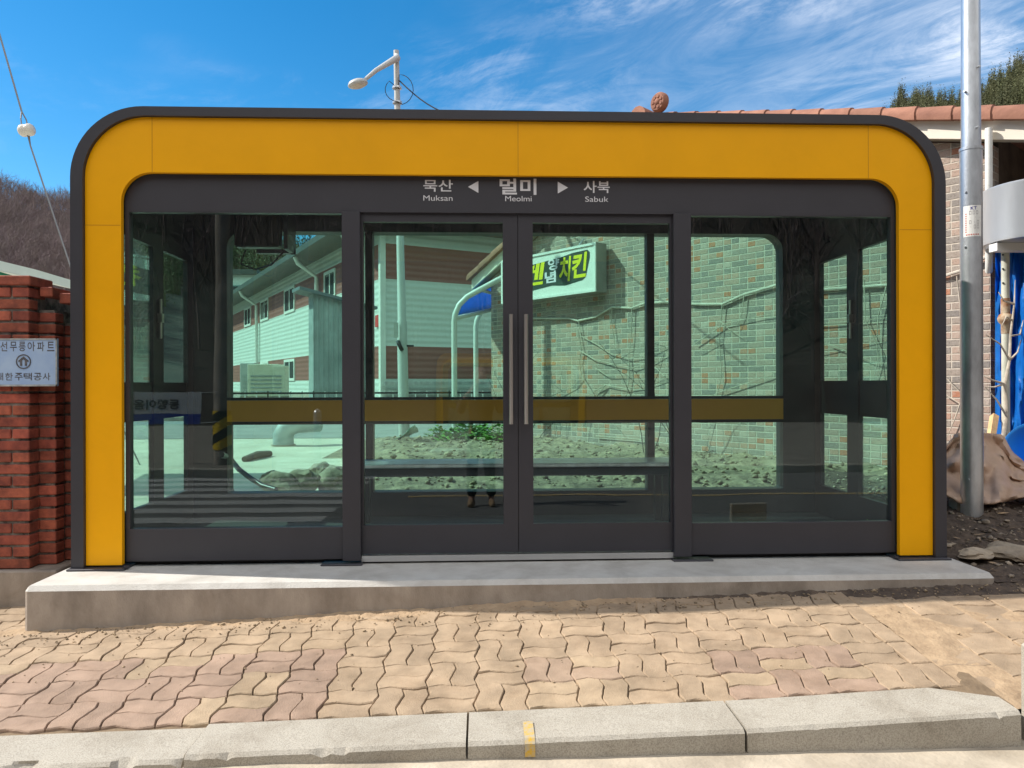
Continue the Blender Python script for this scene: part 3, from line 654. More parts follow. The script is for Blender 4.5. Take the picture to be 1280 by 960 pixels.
# bench and wall screen inside
bench = thing('bench', (0, 1.05, .02), 'long dark steel bench with a bright top edge inside the shelter', 'bench')
m = MB(); m.box(-1.16, 1.2, .93, 1.30, .445, .475, bev=.006); m.build('seat', GALV, bench)
m = MB(); m.box(-1.15, 1.19, .955, 1.28, .385, .444); m.build('seat_frame', CHAR, bench)
for x in (-1.06, 1.1):
    for y in (1.0, 1.24): m = MB(); m.box(x - .025, x + .025, y - .02, y + .02, .02, .386); m.build('leg', CHARD, bench)
scr = thing('wall_screen', (-1.8, 1.3, 2.1), 'black screen hung under the ceiling at the back left corner of the shelter', 'screen')
m = MB(); m.box(-1.98, -1.66, 1.12, 1.22, 2.02, 2.28, bev=.01); m.build('casing', BLACK, scr)
m = MB(); m.box(-1.65, -1.62, 1.2, 1.44, 2.02, 2.40); m.box(-1.9, -1.62, 1.38, 1.44, 2.02, 2.05); m.build('bracket', CHAR, scr)
m = MB(); m.tube([(-1.95, 1.30, 2.03), (-2.0, 1.33, 1.93), (-1.9, 1.35, 1.89), (-1.78, 1.36, 1.93), (-1.68, 1.38, 2.05)], .007, 6); m.build('loose_cable', BLACK, scr, 60)

# ------------------------------------------------------------------ gabled brick building on the right
DW = Vector((-0.6101, 0.7923, 0)); NW = Vector((-0.7923, -0.6101, 0)); PW = Vector((4.37, 2.25, 0))
BM = Matrix(((DW.x, -NW.x, 0, PW.x), (DW.y, -NW.y, 0, PW.y), (0, 0, 1, 0), (0, 0, 0, 1)))   # local: x along wall to the left, y into the house, z up
def wp(s, z, off=0.0): return PW + DW * s + NW * off + Vector((0, 0, z))
def on_wall(px, py, off=0.02):
    d = ray(px, py); t = (PW + NW * off - Vector(CAM)).dot(NW) / d.dot(NW); p = Vector(CAM) + d * t; q = p - PW; return q.dot(DW), p.z
house = thing('brick_house', (4.37, 2.25, 0), 'weathered brick house with a clay tile gable roof behind the shelter', 'house')
RZ, RS = 4.44, 3.97                                     # ridge
def roofz(s): return RZ - 0.265 * (RS - s) if s < RS else RZ - 0.45 * (s - RS)
me_ = MB(); gab = [(-0.0, -.2), (7.25, -.2), (7.25, roofz(7.25) - .20), (RS, RZ - .22), (0, roofz(0) - .20)]
me_.loft([[(x, 0.0, z) for x, z in gab], [(x, 0.22, z) for x, z in gab]])
wl = me_.build('wall', OLDBRICK, house); wl.matrix_parent_inverse = Matrix(); wl.location = (0, 0, 0)
wl.matrix_parent_inverse = Matrix.Translation((-4.37, -2.25, 0)) @ BM
def local(o, M=BM): o.matrix_parent_inverse = Matrix.Translation(-house.location) @ M; return o
m = MB(); m.box(7.03, 7.25, .2, 8, -.2, roofz(7.25) - .20); o = m.build('end_wall', OLDBRICK, house); local(o)
m = MB(); m.box(-3.2, 0.0, 1.2, 1.4, -.2, 3.4); m.box(0.0, 0.2, .22, 1.4, -.2, 3.4); o = m.build('recess_wall', mat('dark_boards', (.10, .075, .055), .9, var=.3, scale=5), house); local(o)
OV = 0.12
m = MB()
for s0, s1 in ((-3.2, RS), (RS, 7.62)):
    a, c = roofz(s0), roofz(s1)
    m.loft([[(s0, -OV, a - .08), (s1, -OV, c - .08), (s1, -OV, c - .0), (s0, -OV, a - .0)], [(s0, 8, a - .08), (s1, 8, c - .08), (s1, 8, c), (s0, 8, a)]])
roof = m.build('roof', TILE, house); local(roof)
m = MB()                                                # boxed verge: pale fascia with a dark soffit behind it
for s0, s1 in ((-3.2, RS), (RS, 7.60)):
    a, c = roofz(s0), roofz(s1)
    m.loft([[(s0, -OV - .02, a - .19), (s1, -OV - .02, c - .19), (s1, -OV - .02, c - .012), (s0, -OV - .02, a - .012)], [(s0, -OV + .01, a - .19), (s1, -OV + .01, c - .19), (s1, -OV + .01, c - .012), (s0, -OV + .01, a - .012)]])
o = m.build('fascia', mat('cream_fascia', (.74, .68, .58), .6, var=.05, scale=2), house); local(o)
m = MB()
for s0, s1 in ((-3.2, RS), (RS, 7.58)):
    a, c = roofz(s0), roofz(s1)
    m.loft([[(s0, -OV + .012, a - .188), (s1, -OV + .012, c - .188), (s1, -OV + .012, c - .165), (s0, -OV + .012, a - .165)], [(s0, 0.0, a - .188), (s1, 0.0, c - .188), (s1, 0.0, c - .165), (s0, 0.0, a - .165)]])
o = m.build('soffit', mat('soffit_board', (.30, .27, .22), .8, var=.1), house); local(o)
m = MB()                                                # half-round tiles overlapping down the verge
def halftile(s0, s1, r0, r1, y):
    k = 9
    lo = []
    for s, r in ((s0, r0), (s1, r1)):
        z = roofz(s); lo.append([(s, y + r * math.cos(PI * (j / (k - 1)) * 1.15 - .22), z + .0 + r * math.sin(PI * (j / (k - 1)) * 1.15 - .22)) for j in range(k)])
    m.loft(lo); 
s = -3.2
while s < RS - .05:
    m.var = (*(random.uniform(.8, 1.12),) * 3, 1); e = min(s + .335, RS); halftile(s - .02, e, .125, .108, -OV + .02); s += .315
s = 7.62
while s > RS + .05:
    m.var = (*(random.uniform(.8, 1.12),) * 3, 1); e = max(s - .335, RS); halftile(s + .02, e, .125, .108, -OV + .02); s -= .315
o = m.build('verge_tiles', TILE, roof, 50); o.matrix_parent_inverse = Matrix()
m = MB()
y = -OV - .05
while y < 3:
    for k_ in (0,): m.tube([(RS, y, RZ + .06), (RS, y + .34, RZ + .06)], [.13, .112], 12)
    y += .32
m.lathe([(0.001, .03), (.10, .03), (.125, .0), (.125, -.05), (.001, -.05)], None, 20, Matrix.Translation((RS - .36, -OV - .07, RZ + .13)) @ Matrix.Rotation(PI / 2, 4, 'X'))
m.lathe([(0.001, .045), (.03, .045), (.045, .028), (.001, .028)], None, 10, Matrix.Translation((RS - .36, -OV - .07, RZ + .13)) @ Matrix.Rotation(PI / 2, 4, 'X'))
for k_ in range(7):
    a = 2 * PI * k_ / 7; m.lathe([(.001, .04), (.02, .04), (.028, .028), (.001, .028)], None, 8, Matrix.Translation((RS - .36 + .065 * math.cos(a), -OV - .07, RZ + .13 + .065 * math.sin(a))) @ Matrix.Rotation(PI / 2, 4, 'X'))
o = m.build('ridge_cap', TILE, roof, 50); o.matrix_parent_inverse = Matrix()
def wall_line(pxs, off): return [wp(*on_wall(x, y, off), off) for x, y in pxs]
m = MB(); m.tube(wall_line([(655, 398), (712, 398), (722, 401), (745, 396), (765, 384), (790, 385), (806, 379), (840, 377), (868, 380), (903, 380), (930, 368), (978, 354), (1025, 362), (1112, 356), (1180, 345), (1205, 337), (1241, 316)], .03), .014, 6)
o = m.build('conduit', mat('conduit_grey', (.62, .56, .48), .7, var=.15, scale=9), house, 60)
m = MB(); m.tube([wp(-.05, 3.27, .19), wp(-.05, 2.12, .19), wp(-.02, 2.02, .10)], .03, 8); o = m.build('downpipe', WHITE, house, 50)
# sign on the gable wall
sg = thing('shop_sign', wp(5.6, 2.3, .2), 'white lightbox sign with yellow lettering fixed to the brick gable', 'sign')
S0, S1, Z0, Z1, TH = 4.63, 6.66, 2.285, 2.955, .25
def slab(mb, s0, s1, z0, z1, o0, o1):
    mb.loft([[wp(s0, z0, o0), wp(s1, z0, o0), wp(s1, z1, o0), wp(s0, z1, o0)], [wp(s0, z0, o1), wp(s1, z0, o1), wp(s1, z1, o1), wp(s0, z1, o1)]])
m = MB(); slab(m, S0, S1, Z0, Z1, .05, TH); m.build('casing', mat('sign_casing', (.30, .30, .28), .5, var=.1), sg)
m = MB(); slab(m, S0 + .035, S1 - .035, Z0 + .035, Z1 - .035, TH + .0005, TH + .004); m.build('face', mat('sign_face', (.80, .80, .76), .35, var=.04, scale=1.5), sg)
m = MB()
for a in ((S0, S1, Z0, Z0 + .033), (S0, S1, Z1 - .033, Z1), (S0, S0 + .033, Z0 + .033, Z1 - .033), (S1 - .033, S1, Z0 + .033, Z1 - .033)): slab(m, a[0], a[1], a[2], a[3], TH + .0005, TH + .02)
m.build('trim', WHITE, sg)
gw = lambda px, py: on_wall(px, py, TH + .008)
P = [gw(*q) for q in ((640, 372), (667, 363), (690, 357), (706, 357), (728, 350), (732, 346), (737, 322), (737, 315), (734, 312), (716, 316), (700, 322), (684, 326), (662, 332), (640, 342))]
m = MB(); m.loft([[wp(u, z, TH + .0045) for u, z in P], [wp(u, z, TH + .007) for u, z in P]]); m.build('lettering_ground', mat('sign_dark', (.035, .06, .045), .4), sg)
SL = lambda u, v: wp(u, v, TH + .010)
def glyph(ch, x0, x1, ytop, ybot, bold, sh=0.0):
    xm = (x0 + x1) / 2; s0, s1 = gw(x0, 340)[0], gw(x1, 340)[0]; return (ch, s0, s1, gw(xm, ybot)[1], gw(xm, ytop)[1], bold, sh)
YS = mat('sign_yellow', (.80, .72, .02), .4); WS = mat('sign_white', (.75, .72, .78), .4)
for gk in (('켄', 652, 681, 330, 357, .03, .12), ('치', 699, 714, 321, 352, .03, .12), ('킨', 715, 734, 316, 347, .03, .12)): text_on('yellow_lettering', [glyph(*gk)], SL, YS, sg)
for gk in (('양', 685, 699, 323, 337.5, .028), ('념', 681, 695, 339, 353.5, .028)): text_on('white_lettering', [glyph(*gk)], SL, WS, sg)
for q in (5.1, 6.2): m = MB(); m.tube([wp(q, Z1 - .01, .15), wp(q, Z1 + .14, .02)], .015, 6); m.build('bracket', GALV, sg)
# vines on the gable
def vine(name, strokes, r, mt, label):
    m = MB()
    for st in strokes: m.tube(wall_line(st, .035), [r * (1 - .6 * i / max(1, len(st) - 1)) for i in range(len(st))], 5)
    return tag(m.build(name, mt, smooth=60), label, 'vine')
vine('dead_vine', [[(723, 400), (726, 420), (745, 430), (761, 441), (786, 448), (806, 444), (840, 427)], [(724, 438), (742, 449), (765, 455), (790, 460), (812, 453), (840, 436)], [(722, 412), (727, 437), (724, 452), (727, 470), (718, 482), (700, 492), (690, 502)],
     [(744, 460), (759, 470), (786, 469)], [(741, 490), (757, 481), (783, 486), (806, 482), (840, 470)], [(786, 448), (787, 470), (783, 495), (780, 530)], [(812, 453), (830, 470), (841, 470)], [(757, 481), (742, 500), (735, 520), (731, 548)], [(765, 384), (764, 400), (770, 440)], [(790, 385), (789, 420), (786, 448)], [(727, 470), (745, 500), (758, 520), (780, 545)], [(745, 545), (790, 548), (841, 556)]], .008, BARK, 'pale tangle of dead vine on the brick gable right of the door handles')
vine('dead_vine', [[(903, 380), (901, 402), (899, 425), (872, 440)], [(901, 402), (912, 412), (924, 420)], [(930, 368), (928, 390), (920, 410)], [(868, 430), (905, 405), (950, 395), (1000, 388)], [(868, 505), (900, 490), (960, 470), (1020, 440), (1110, 420)], [(899, 425), (902, 470), (890, 520), (880, 560)]], .007, BARK, 'thin dead vine on the brick gable behind the plain right pane')
vine('dead_vine', [[(1020, 405), (1060, 402), (1112, 397)], [(1080, 350), (1082, 400), (1100, 440), (1090, 480)], [(1108, 358), (1098, 395), (1096, 430), (1100, 470), (1112, 500)], [(1035, 430), (1060, 440), (1090, 452), (1112, 455)], [(1196, 345), (1200, 380), (1201, 420), (1198, 440)], [(1180, 492), (1192, 500), (1203, 506)], [(1200, 505), (1193, 525), (1183, 548)], [(1180, 470), (1190, 480), (1202, 492)]], .007, BARK, 'wispy dead vine at the near end of the brick gable beside the galvanised pole')
def twigs(name, base, n, h, spread, mt, label, cat):
    m = MB(); rg = random.Random(hash(name) % 99 + n)
    for _ in range(n):
        p = Vector(base) + Vector((rg.uniform(-spread, spread), rg.uniform(-.06, .06), 0)); pts = [p.copy()]; d = Vector((rg.uniform(-.4, .4), rg.uniform(-.1, .1), 1))
        for k in range(6):
            d += Vector((rg.gauss(0, .3), rg.gauss(0, .1), rg.gauss(0, .1))); p = p + d.normalized() * h / 6; pts.append(p.copy())
            if rg.random() < .5: m.tube([p, p + Vector((rg.gauss(0, 1), rg.gauss(0, .4), rg.uniform(.2, 1))).normalized() * h * .14], [.004, .001], 3)
        m.tube(pts, [.008 - .001 * k for k in range(7)], 4)
    return tag(m.build(name, mt, smooth=60), label, cat)
twigs('bare_shrub', wp(5.9, .16, .25), 7, 1.3, .5, BARKD, 'dark bare twigs growing against the brick gable below the sign', 'shrub')
twigs('bare_shrub', wp(3.4, .16, .25), 5, 1.5, .35, BARKD, 'dark bare twigs against the brick gable near the right back mullion', 'shrub')

# ------------------------------------------------------------------ things at the right end of the gable
DR = at(1262, 400, 6.0)
pole = thing('galvanised_pole', atz(1215, 634, .16), 'tall shiny galvanised pole with a paper notice, right of the shelter', 'pole')
pb = Vector((pole.location.x, pole.location.y, 0)); PR = .070
m = MB(); m.tube([(pb.x, pb.y, .02), (pb.x, pb.y, 2.66)], PR, 28); m.tube([(pb.x, pb.y, 2.655), (pb.x, pb.y, 2.675)], PR + .004, 28); m.build('lower_tube', GALV, pole, 40)
m = MB(); m.tube([(pb.x, pb.y, 2.66), (pb.x, pb.y, 6.5)], [PR - .008, PR - .020], 28); m.build('upper_tube', GALV, pole, 40)
ca = math.atan2(CAM[1] - pb.y, CAM[0] - pb.x)           # towards the viewer
for zz, da in ((.36, .3), (1.98, .55), (2.36, .5), (3.06, .55), (3.22, -.75), (2.80, -.6)):
    m = MB(); a = ca - da; c = Vector((pb.x + math.cos(a) * PR, pb.y + math.sin(a) * PR, zz)); m.tube([c - Vector((math.cos(a), math.sin(a), 0)) * .01, c + Vector((math.cos(a), math.sin(a), 0)) * .009], .008, 6); m.build('bolt', GALV, pole)
def on_pole(u, z, r): a = ca + .12 + u / PR; return Vector((pb.x + math.cos(a) * r, pb.y + math.sin(a) * r, z))
m = MB(); k = 10; us = np.linspace(-.058, .058, k)
m.loft([[on_pole(u, zz, PR + .0012) for u in us] for zz in (2.045, 2.26)], closed=False, caps=False); nt_ = m.build('notice', WHITE, pole)
text_on('notice_lettering', [('KT', -.012, .026, 2.230, 2.253, .015)], lambda u, v: on_pole(u, v, PR + .0022), mat('notice_blue', (.05, .05, .25), .5), nt_)
text_on('notice_print', [('□ □ □\n▫ ▫ ▫\n□ ▫ □\n▫ □ □', -.02, .045, 2.10, 2.222, .0)], lambda u, v: on_pole(u, v, PR + .0022), mat('notice_ink', (.3, .28, .28), .5), nt_)
m = MB()
for zz in np.linspace(2.075, 2.20, 9): m.loft([[on_pole(u, z_, PR + .002) for u in (-.044, -.036)] for z_ in (zz, zz + .008)], closed=False, caps=False)
for u0 in np.linspace(-.04, .03, 6): m.loft([[on_pole(u, z_, PR + .002) for u in (u0, u0 + .009)] for z_ in (2.055, 2.063)], closed=False, caps=False)
m.build('notice_red_print', mat('notice_red', (.55, .12, .10), .6), nt_)
bp_ = atz(1206, 638, .12)
m = MB(); m.box(bp_.x - .085, bp_.x + .085, bp_.y - .06, bp_.y + .06, .04, .205, bev=.012); tag(m.build('stone_block', ROCKM), 'squarish mossy stone block at the foot of the galvanised pole', 'stone')
# brown sheet slumped over a heap
m = MB(); V = []
for i in range(36):
    row = []
    for j in range(20):
        u, v = i / 35, j / 19
        px = 1172 + 150 * u; top = lerp_tab(px, [(1170, 572), (1183, 556), (1196, 541), (1232, 541), (1252, 543), (1264, 566), (1290, 585), (1330, 600)]); bot = lerp_tab(px, [(1170, 612), (1200, 630), (1240, 631), (1264, 624), (1290, 622), (1330, 626)])
        y_ = top + (bot - top) * v; D = 5.75 - .55 * v ** 1.3 + .12 * fbm(u * 3, v * 3, 1.4) + .05 * fbm(u * 9, v * 4, 1) + .05 * abs(math.sin(u * 9 + v * 5))
        row.append(m.bm.verts.new(at(px, y_, D)))
    V.append(row)
for A, B in zip(V, V[1:]):
    for k in range(19): m._f([A[k], A[k + 1], B[k + 1], B[k]])
o = m.build('brown_sheet', mat('brown_leatherette', (.60, .42, .31), .5, col2=(.46, .32, .23), scale=4, detail=8, bump=.003, bscale=18), smooth=60)
sm = o.modifiers.new('thick', 'SOLIDIFY'); sm.thickness = .012
tag(o, 'slumped brown sheet of leathercloth behind the galvanised pole', 'sheet')
# blue tarpaulin
m = MB(); V = []
for i in range(46):
    row = []
    for j in range(26):
        px = 1244 + 90 * i / 45; yy = 292 + 268 * j / 25
        D = 1 / (.149 + .0001085 * (px - 1238)) - .10 + .028 * math.sin(i * .55 + .12 * j) + .06 * fbm(i * .22, j * .18, 1.2) + .03 * fbm(i * .7, j * .2, 1)
        row.append(m.bm.verts.new(at(px, yy, D)))
    V.append(row)
for A, B in zip(V, V[1:]):
    for k in range(25): m._f([A[k], A[k + 1], B[k + 1], B[k]])
o = m.build('blue_tarpaulin', sheet_mat('tarp_blue', (.012, .22, .62), .006, 26), smooth=70)
sm = o.modifiers.new('thick', 'SOLIDIFY'); sm.thickness = .002
tag(o, 'creased blue tarpaulin hanging at the right edge of the photo', 'tarpaulin')
# round metal drum under the eave
dc = at(1302, 270, 6.25); 
dr = thing('metal_drum', (dc.x, dc.y, dc.z - .3), 'big round galvanised drum fixed high beside the gable corner', 'drum')
m = MB(); m.lathe([(.001, -.235), (.38, -.235), (.43, -.225), (.435, -.20), (.432, .2), (.437, .215), (.437, .235), (.425, .24), (.42, .20), (.001, .20)], dc, 48); m.build('drum_body', mat('bright_zinc', (.55, .58, .62), .34, .55, var=.1, scale=3, stretch=(1, 1, .3)), dr, 35)
m = MB(); m.box(dc.x - .42, dc.x + .5, dc.y - .05, dc.y + .05, dc.z - .30, dc.z - .236); m.build('bracket', WHITE, dr)
vp = at(1257, 420, 6.35); pp = thing('vent_pipe', (vp.x, vp.y, .1), 'pale green standing pipe with a rusty joint before the blue tarpaulin', 'pipe')
m = MB(); m.tube([(vp.x, vp.y, .12), (vp.x, vp.y, 2.2)], .032, 12); m.build('pipe_tube', mat('pipe_green', (.52, .52, .43), .6, var=.12, scale=7), pp, 50)
m = MB(); m.lathe([(.034, -.10), (.036, -.02), (.055, .0), (.062, .03), (.05, .06), (.036, .07), (.036, .2), (.034, .2)], (vp.x, vp.y, 1.55), 14); m.build('rusty_joint', mat('rust', (.28, .12, .05), .9, col2=(.5, .42, .3), scale=14), pp, 50)
for z_ in (2.12, 2.0, 1.88): m = MB(); m.tube([(vp.x - .031, vp.y - .012, z_), (vp.x - .036, vp.y - .02, z_)], .008, 6); m.build('bolt', BLACK, pp)
m = MB()
vb = [at(1262, 590, 6.1), at(1252, 565, 6.1), at(1258, 520, 6.12), at(1256, 480, 6.1), at(1262, 450, 6.12), at(1263, 420, 6.1), at(1268, 380, 6.12), at(1269, 350, 6.15)]
m.tube(vb, [.02, .022, .018, .014, .012, .010, .007, .003], 6)
for a, b_, c in (((1256, 480), (1240, 475), (1230, 470)), ((1262, 450), (1250, 430), (1232, 418)), ((1258, 520), (1246, 500), (1231, 483)), ((1263, 420), (1275, 418), (1279, 400)), ((1268, 380), (1255, 376), (1248, 365)), ((1262, 450), (1272, 440), (1276, 425)), ((1252, 565), (1240, 548), (1230, 540)), ((1256, 480), (1243, 484), (1231, 484)), ((1265, 400), (1258, 396), (1252, 408))): m.tube([at(*a, 6.1), at(*b_, 6.08), at(*c, 6.1)], [.010, .007, .003], 5)
tag(m.build('dead_vine', BARK, smooth=60), 'gnarled dead vine climbing the pale green pipe by the tarpaulin', 'vine')
bc = at(1300, 568, 5.9)
m = MB(); m.lathe([(.001, -.16), (.13, -.16), (.20, .14), (.215, .15), (.205, .16), (.19, .145), (.125, -.145), (.001, -.145)], None, 32, Matrix.Translation(bc) @ Matrix.Rotation(R(-55), 4, 'Y') @ Matrix.Rotation(R(20), 4, 'X')); tag(m.build('blue_basin', mat('basin_blue', (.02, .22, .62), .35), smooth=40), 'blue plastic basin tipped on its side below the tarpaulin', 'basin')
m = MB(); a, b_ = at(1238, 552, 6.2), at(1243, 520, 6.4); m.tube([a, b_], .035, 4); tag(m.build('timber_offcut', mat('raw_timber', (.62, .40, .2), .8, var=.15, scale=14)), 'short bright timber offcut leaning behind the brown sheet', 'timber')

# ------------------------------------------------------------------ red brick pier and what stands left of the shelter
pier = thing('brick_pier', (-3.3, .15, -.2), 'stepped red brick pier on a concrete footing left of the shelter', 'pier')
HB = 0.0685
def brick_layer(mb, x1, yf, x0, depth, nc, zb_=-.033, L_=.205):
    for c in range(nc):
        z = zb_ + c * HB; x = x1; first = (c % 2 == 0)
        while x > x0:
            w = (.195 if first else .095) if x == x1 else L_ - .01
            t = random.uniform(.72, 1.15); mb.var = (t, t * random.uniform(.9, 1.05), t, 1); j = random.uniform(-.003, .003)
            mb.box(max(x0, x - w), x, yf + j, yf + depth, z + .004, z + .058, bev=.004); x -= w + .010
m = MB()
PYO = .12
brick_layer(m, -2.835, .030 + PYO, -3.25, .09, 24); brick_layer(m, -2.74, .130 + PYO, -2.95, .09, 22); brick_layer(m, -2.56, .245 + PYO, -2.85, .09, 21)
for c in range(24):                                     # bricks of the return face
    t = random.uniform(.7, 1.1); m.var = (t, t, t, 1); z = -.033 + c * HB
    if c % 2: m.box(-2.93, -2.837, .122 + PYO, .20 + PYO, z + .004, z + .058, bev=.004)
for k in range(2):                                      # cap course laid on edge
    t = random.uniform(.8, 1.15); m.var = (t, t, t, 1); x = -2.82 - k * .205
    m.box(x - .195, x, .015 + PYO, .25 + PYO, 1.613, 1.668, bev=.005)
for k in range(3):
    t = random.uniform(.8, 1.1); m.var = (t, t, t, 1); m.box(-2.815 + k * .085, -2.815 + k * .085 + .075, .10 + .05 * k + PYO, .34 + PYO, 1.556 - .035 * k, 1.613 - .03 * k, bev=.005)
m.build('brickwork', REDB, pier)
m = MB(); m.box(-3.24, -2.847, .043 + PYO, .7, -.035, 1.62); m.box(-2.95, -2.753, .143 + PYO, .7, -.035, 1.48); m.box(-2.85, -2.573, .258 + PYO, .7, -.035, 1.41); m.build('mortar', MORT, pier)
m = MB(); m.box(-3.32, -2.66, -.012 + PYO, .74, -.42, -.034, bev=.008); m.box(-2.68, -2.565, .10 + PYO, .74, -.42, -.05); m.build('footing', CONCF, pier)
plate = thing('name_plate', (-2.78, .0, 1.15), 'worn sky blue name plate with dark lettering on the red brick pier', 'sign')
def pl(px, py, y=0.0): d = ray(px, py); t = (y - CAM[1]) / d.y; p = Vector(CAM) + d * t; return p
PYP = .105
a, c = pl(-14, 483, PYP), pl(71, 423, PYP)
m = MB(); m.box(a.x, c.x, PYP + .004, PYP + .022, a.z, c.z, bev=.004); m.build('plate', mat('plate_blue', (.42, .56, .76), .4, col2=(.33, .47, .72), scale=9), plate)
m = MB()
for x0, x1, z0, z1 in ((a.x, c.x, c.z - .008, c.z), (a.x, c.x, a.z, a.z + .010), (c.x - .008, c.x, a.z, c.z), (a.x, a.x + .008, a.z, c.z)): m.box(x0, x1, PYP, PYP + .0038, z0, z1)
m.build('plate_rim', mat('plate_rim', (.45, .47, .46), .5, .4, var=.3, scale=20), plate)
INK = mat('plate_ink', (.06, .06, .07), .6, col2=(.14, .13, .14), scale=40)
def pbox(ch, x0, x1, y0, y1, b): p, q = pl(x0, y1, PYP), pl(x1, y0, PYP); return (ch, p.x, q.x, p.z, q.z, b)
F = lambda u, v: Vector((u, PYP + .0032, v))
text_on('plate_lettering', [pbox(ch, x, x + w, 427, 439, .012) for ch, x, w in (('정', -10, 8.5), ('선', 0, 8.5), ('무', 12, 8.5), ('릉', 23, 8.5), ('아', 34, 9.5), ('파', 46, 9), ('트', 58.5, 9))], F, INK, plate)
text_on('plate_lettering', [pbox(ch, x, x + w, 466, 475.5, .012) for ch, x, w in (('대', -5, 8.5), ('한', 6, 9.5), ('주', 18, 10), ('택', 29, 10.5), ('공', 41.5, 10), ('사', 53, 9.5))], F, INK, plate)
m = MB(); cc = pl(29, 452, PYP); rr = .042
A = [(cc.x + rr * math.cos(2 * PI * k / 32), cc.z + rr * math.sin(2 * PI * k / 32)) for k in range(32)]; B = [(cc.x + rr * .86 * math.cos(2 * PI * k / 32), cc.z + rr * .86 * math.sin(2 * PI * k / 32)) for k in range(32)]
m.ring(A, B, PYP + .0008, PYP + .0035, True)
for sx in (-1, 1): m.loft([[(cc.x + sx * x_, yy, cc.z + z_) for x_, z_ in ((.0005, .029), (.028, .006), (.028, -.001), (.019, -.001), (.019, -.024), (.008, -.024), (.008, .006), (.0005, .014))] for yy in (PYP + .0008, PYP + .0035)])
m.build('plate_emblem', INK, plate)
# pale curved roof of a lean-to beyond the pier
ln = thing('lean_to_roof', at(20, 335, 7.0), 'pale curved lean-to roof with a green end showing above the red pier', 'roof')
m = MB(); P = [(-160, 300), (-60, 313), (0, 326), (45, 337), (92, 351), (122, 363)]
m.loft([[at(x, y, 6.9) for x, y in P] + [at(x, y + 14 - i * .9, 6.9) for i, (x, y) in list(enumerate(P))[::-1]], [at(x, y, 6.9) + Vector((-.5, 1.6, .1)) for x, y in P] + [at(x, y + 14 - i * .9, 6.9) + Vector((-.5, 1.6, .1)) for i, (x, y) in list(enumerate(P))[::-1]]])
m.build('roof_sheet', mat('pale_sheet', (.60, .74, .70), .4, var=.06), ln)
m = MB(); q = [at(-120, 318, 6.95), at(-20, 334, 6.95), at(24, 347, 6.95), at(30, 380, 6.95), at(-120, 380, 6.95)]; m.loft([q, [p + Vector((0, .05, 0)) for p in q]]); m.build('green_panel', mat('green_sheet', (.02, .28, .16), .5), ln)
for px in (-40, 60): q = at(px, 360, 7.3); m = MB(); m.tube([(q.x, q.y, -.2), (q.x, q.y, q.z + .05)], .03, 8); m.build('post', GALV, ln)
gw_ = thing('guy_wire', at(33, 160, 9.0), 'slanting steel guy wire with a white porcelain insulator in the left sky', 'wire')
A_, I_, B_, E_ = at(-40, -95, 9), at(33, 160, 9), at(92, 345, 9), at(125, 475, 9)
m = MB(); m.tube([A_, at(27, 139, 9)], .0105, 6); m.tube([at(38, 182, 9), B_, E_, Vector((E_.x + .5, E_.y, 0.0))], .0095, 6)
m.build('wire', mat('wire_steel', (.25, .25, .25), .5, .5), gw_)
m = MB(); m.tube([at(27, 139, 9), at(26, 148, 8.98), at(27, 157, 8.97), at(33, 163, 8.97)], .008, 6); m.tube([at(27, 139, 9), at(33, 150, 9.02), at(36, 166, 9.02), at(38, 182, 9), at(35, 170, 8.98), at(31, 162, 8.96)], .008, 6); m.build('wire_loop', MATS['wire_steel'], gw_)
d_ = (at(38, 182, 9) - at(27, 139, 9)).normalized(); Mq = Matrix.Translation(I_ + Vector((.008, -.01, -.03))) @ Vector((0, 0, 1)).rotation_difference(Vector((1, 0, .15))).to_matrix().to_4x4()
m = MB(); m.lathe([(.001, -.085), (.05, -.083), (.070, -.06), (.076, -.03), (.070, -.008), (.068, 0), (.070, .008), (.076, .03), (.070, .06), (.05, .083), (.001, .085)], None, 20, Mq); m.build('insulator', mat('porcelain', (.72, .68, .60), .25), gw_, 50)

# ------------------------------------------------------------------ street lamp and the things behind the shelter
lx, ly = -1.41, 7.31
lamp = thing('street_lamp', (lx, ly, .1), 'white street lamp whose arm reaches left over the shelter roof', 'street lamp')
LG = mat('lamp_grey', (.50, .51, .50), .45, var=.06, scale=2)
def lp_(z): return Vector((lx - .018 * z, ly, z))
m = MB(); m.tube([lp_(.08), lp_(2.0), lp_(2.02), lp_(6.20)], [.088, .078, .066, .042], 14); m.build('post', LG, lamp, 40)
m = MB(); m.tube([lp_(6.12), at(497, 72, 11.45), at(470, 88, 11.2), at(457, 99, 11.1)], [.045, .052, .034, .028], 10); m.build('arm', LG, lamp, 50)
hd_ = at(447, 104, 11.0)
m = MB(); m.lathe([(.001, -.045), (.10, -.045), (.118, -.03), (.12, -.012), (.10, .028), (.055, .052), (.001, .058)], None, 20, Matrix.Translation(hd_) @ Matrix.Rotation(R(-14), 4, 'Y') @ Matrix.Diagonal((1.25, 1, 1, 1))); hh = m.build('lamp_head', LG, lamp, 50)
m = MB(); m.lathe([(.001, -.065), (.07, -.06), (.10, -.0455), (.001, -.0455)], None, 16, Matrix.Translation(hd_) @ Matrix.Rotation(R(-14), 4, 'Y') @ Matrix.Diagonal((1.2, 1, 1, 1))); m.build('lamp_glass', mat('lamp_glass', (.5, .47, .4), .2), hh)
for z_ in (5.64, 5.41): m = MB(); m.tube([lp_(z_), lp_(z_ - .03)], .075, 12); m.build('clamp', GALV, lamp)
m = MB(); o0 = lp_(3.0); m.box(o0.x - .09, o0.x - .03, ly - .13, ly - .07, 1.75, 1.98); m.build('label_box', LG, lamp)
dk = at(500, 432, 11.45)
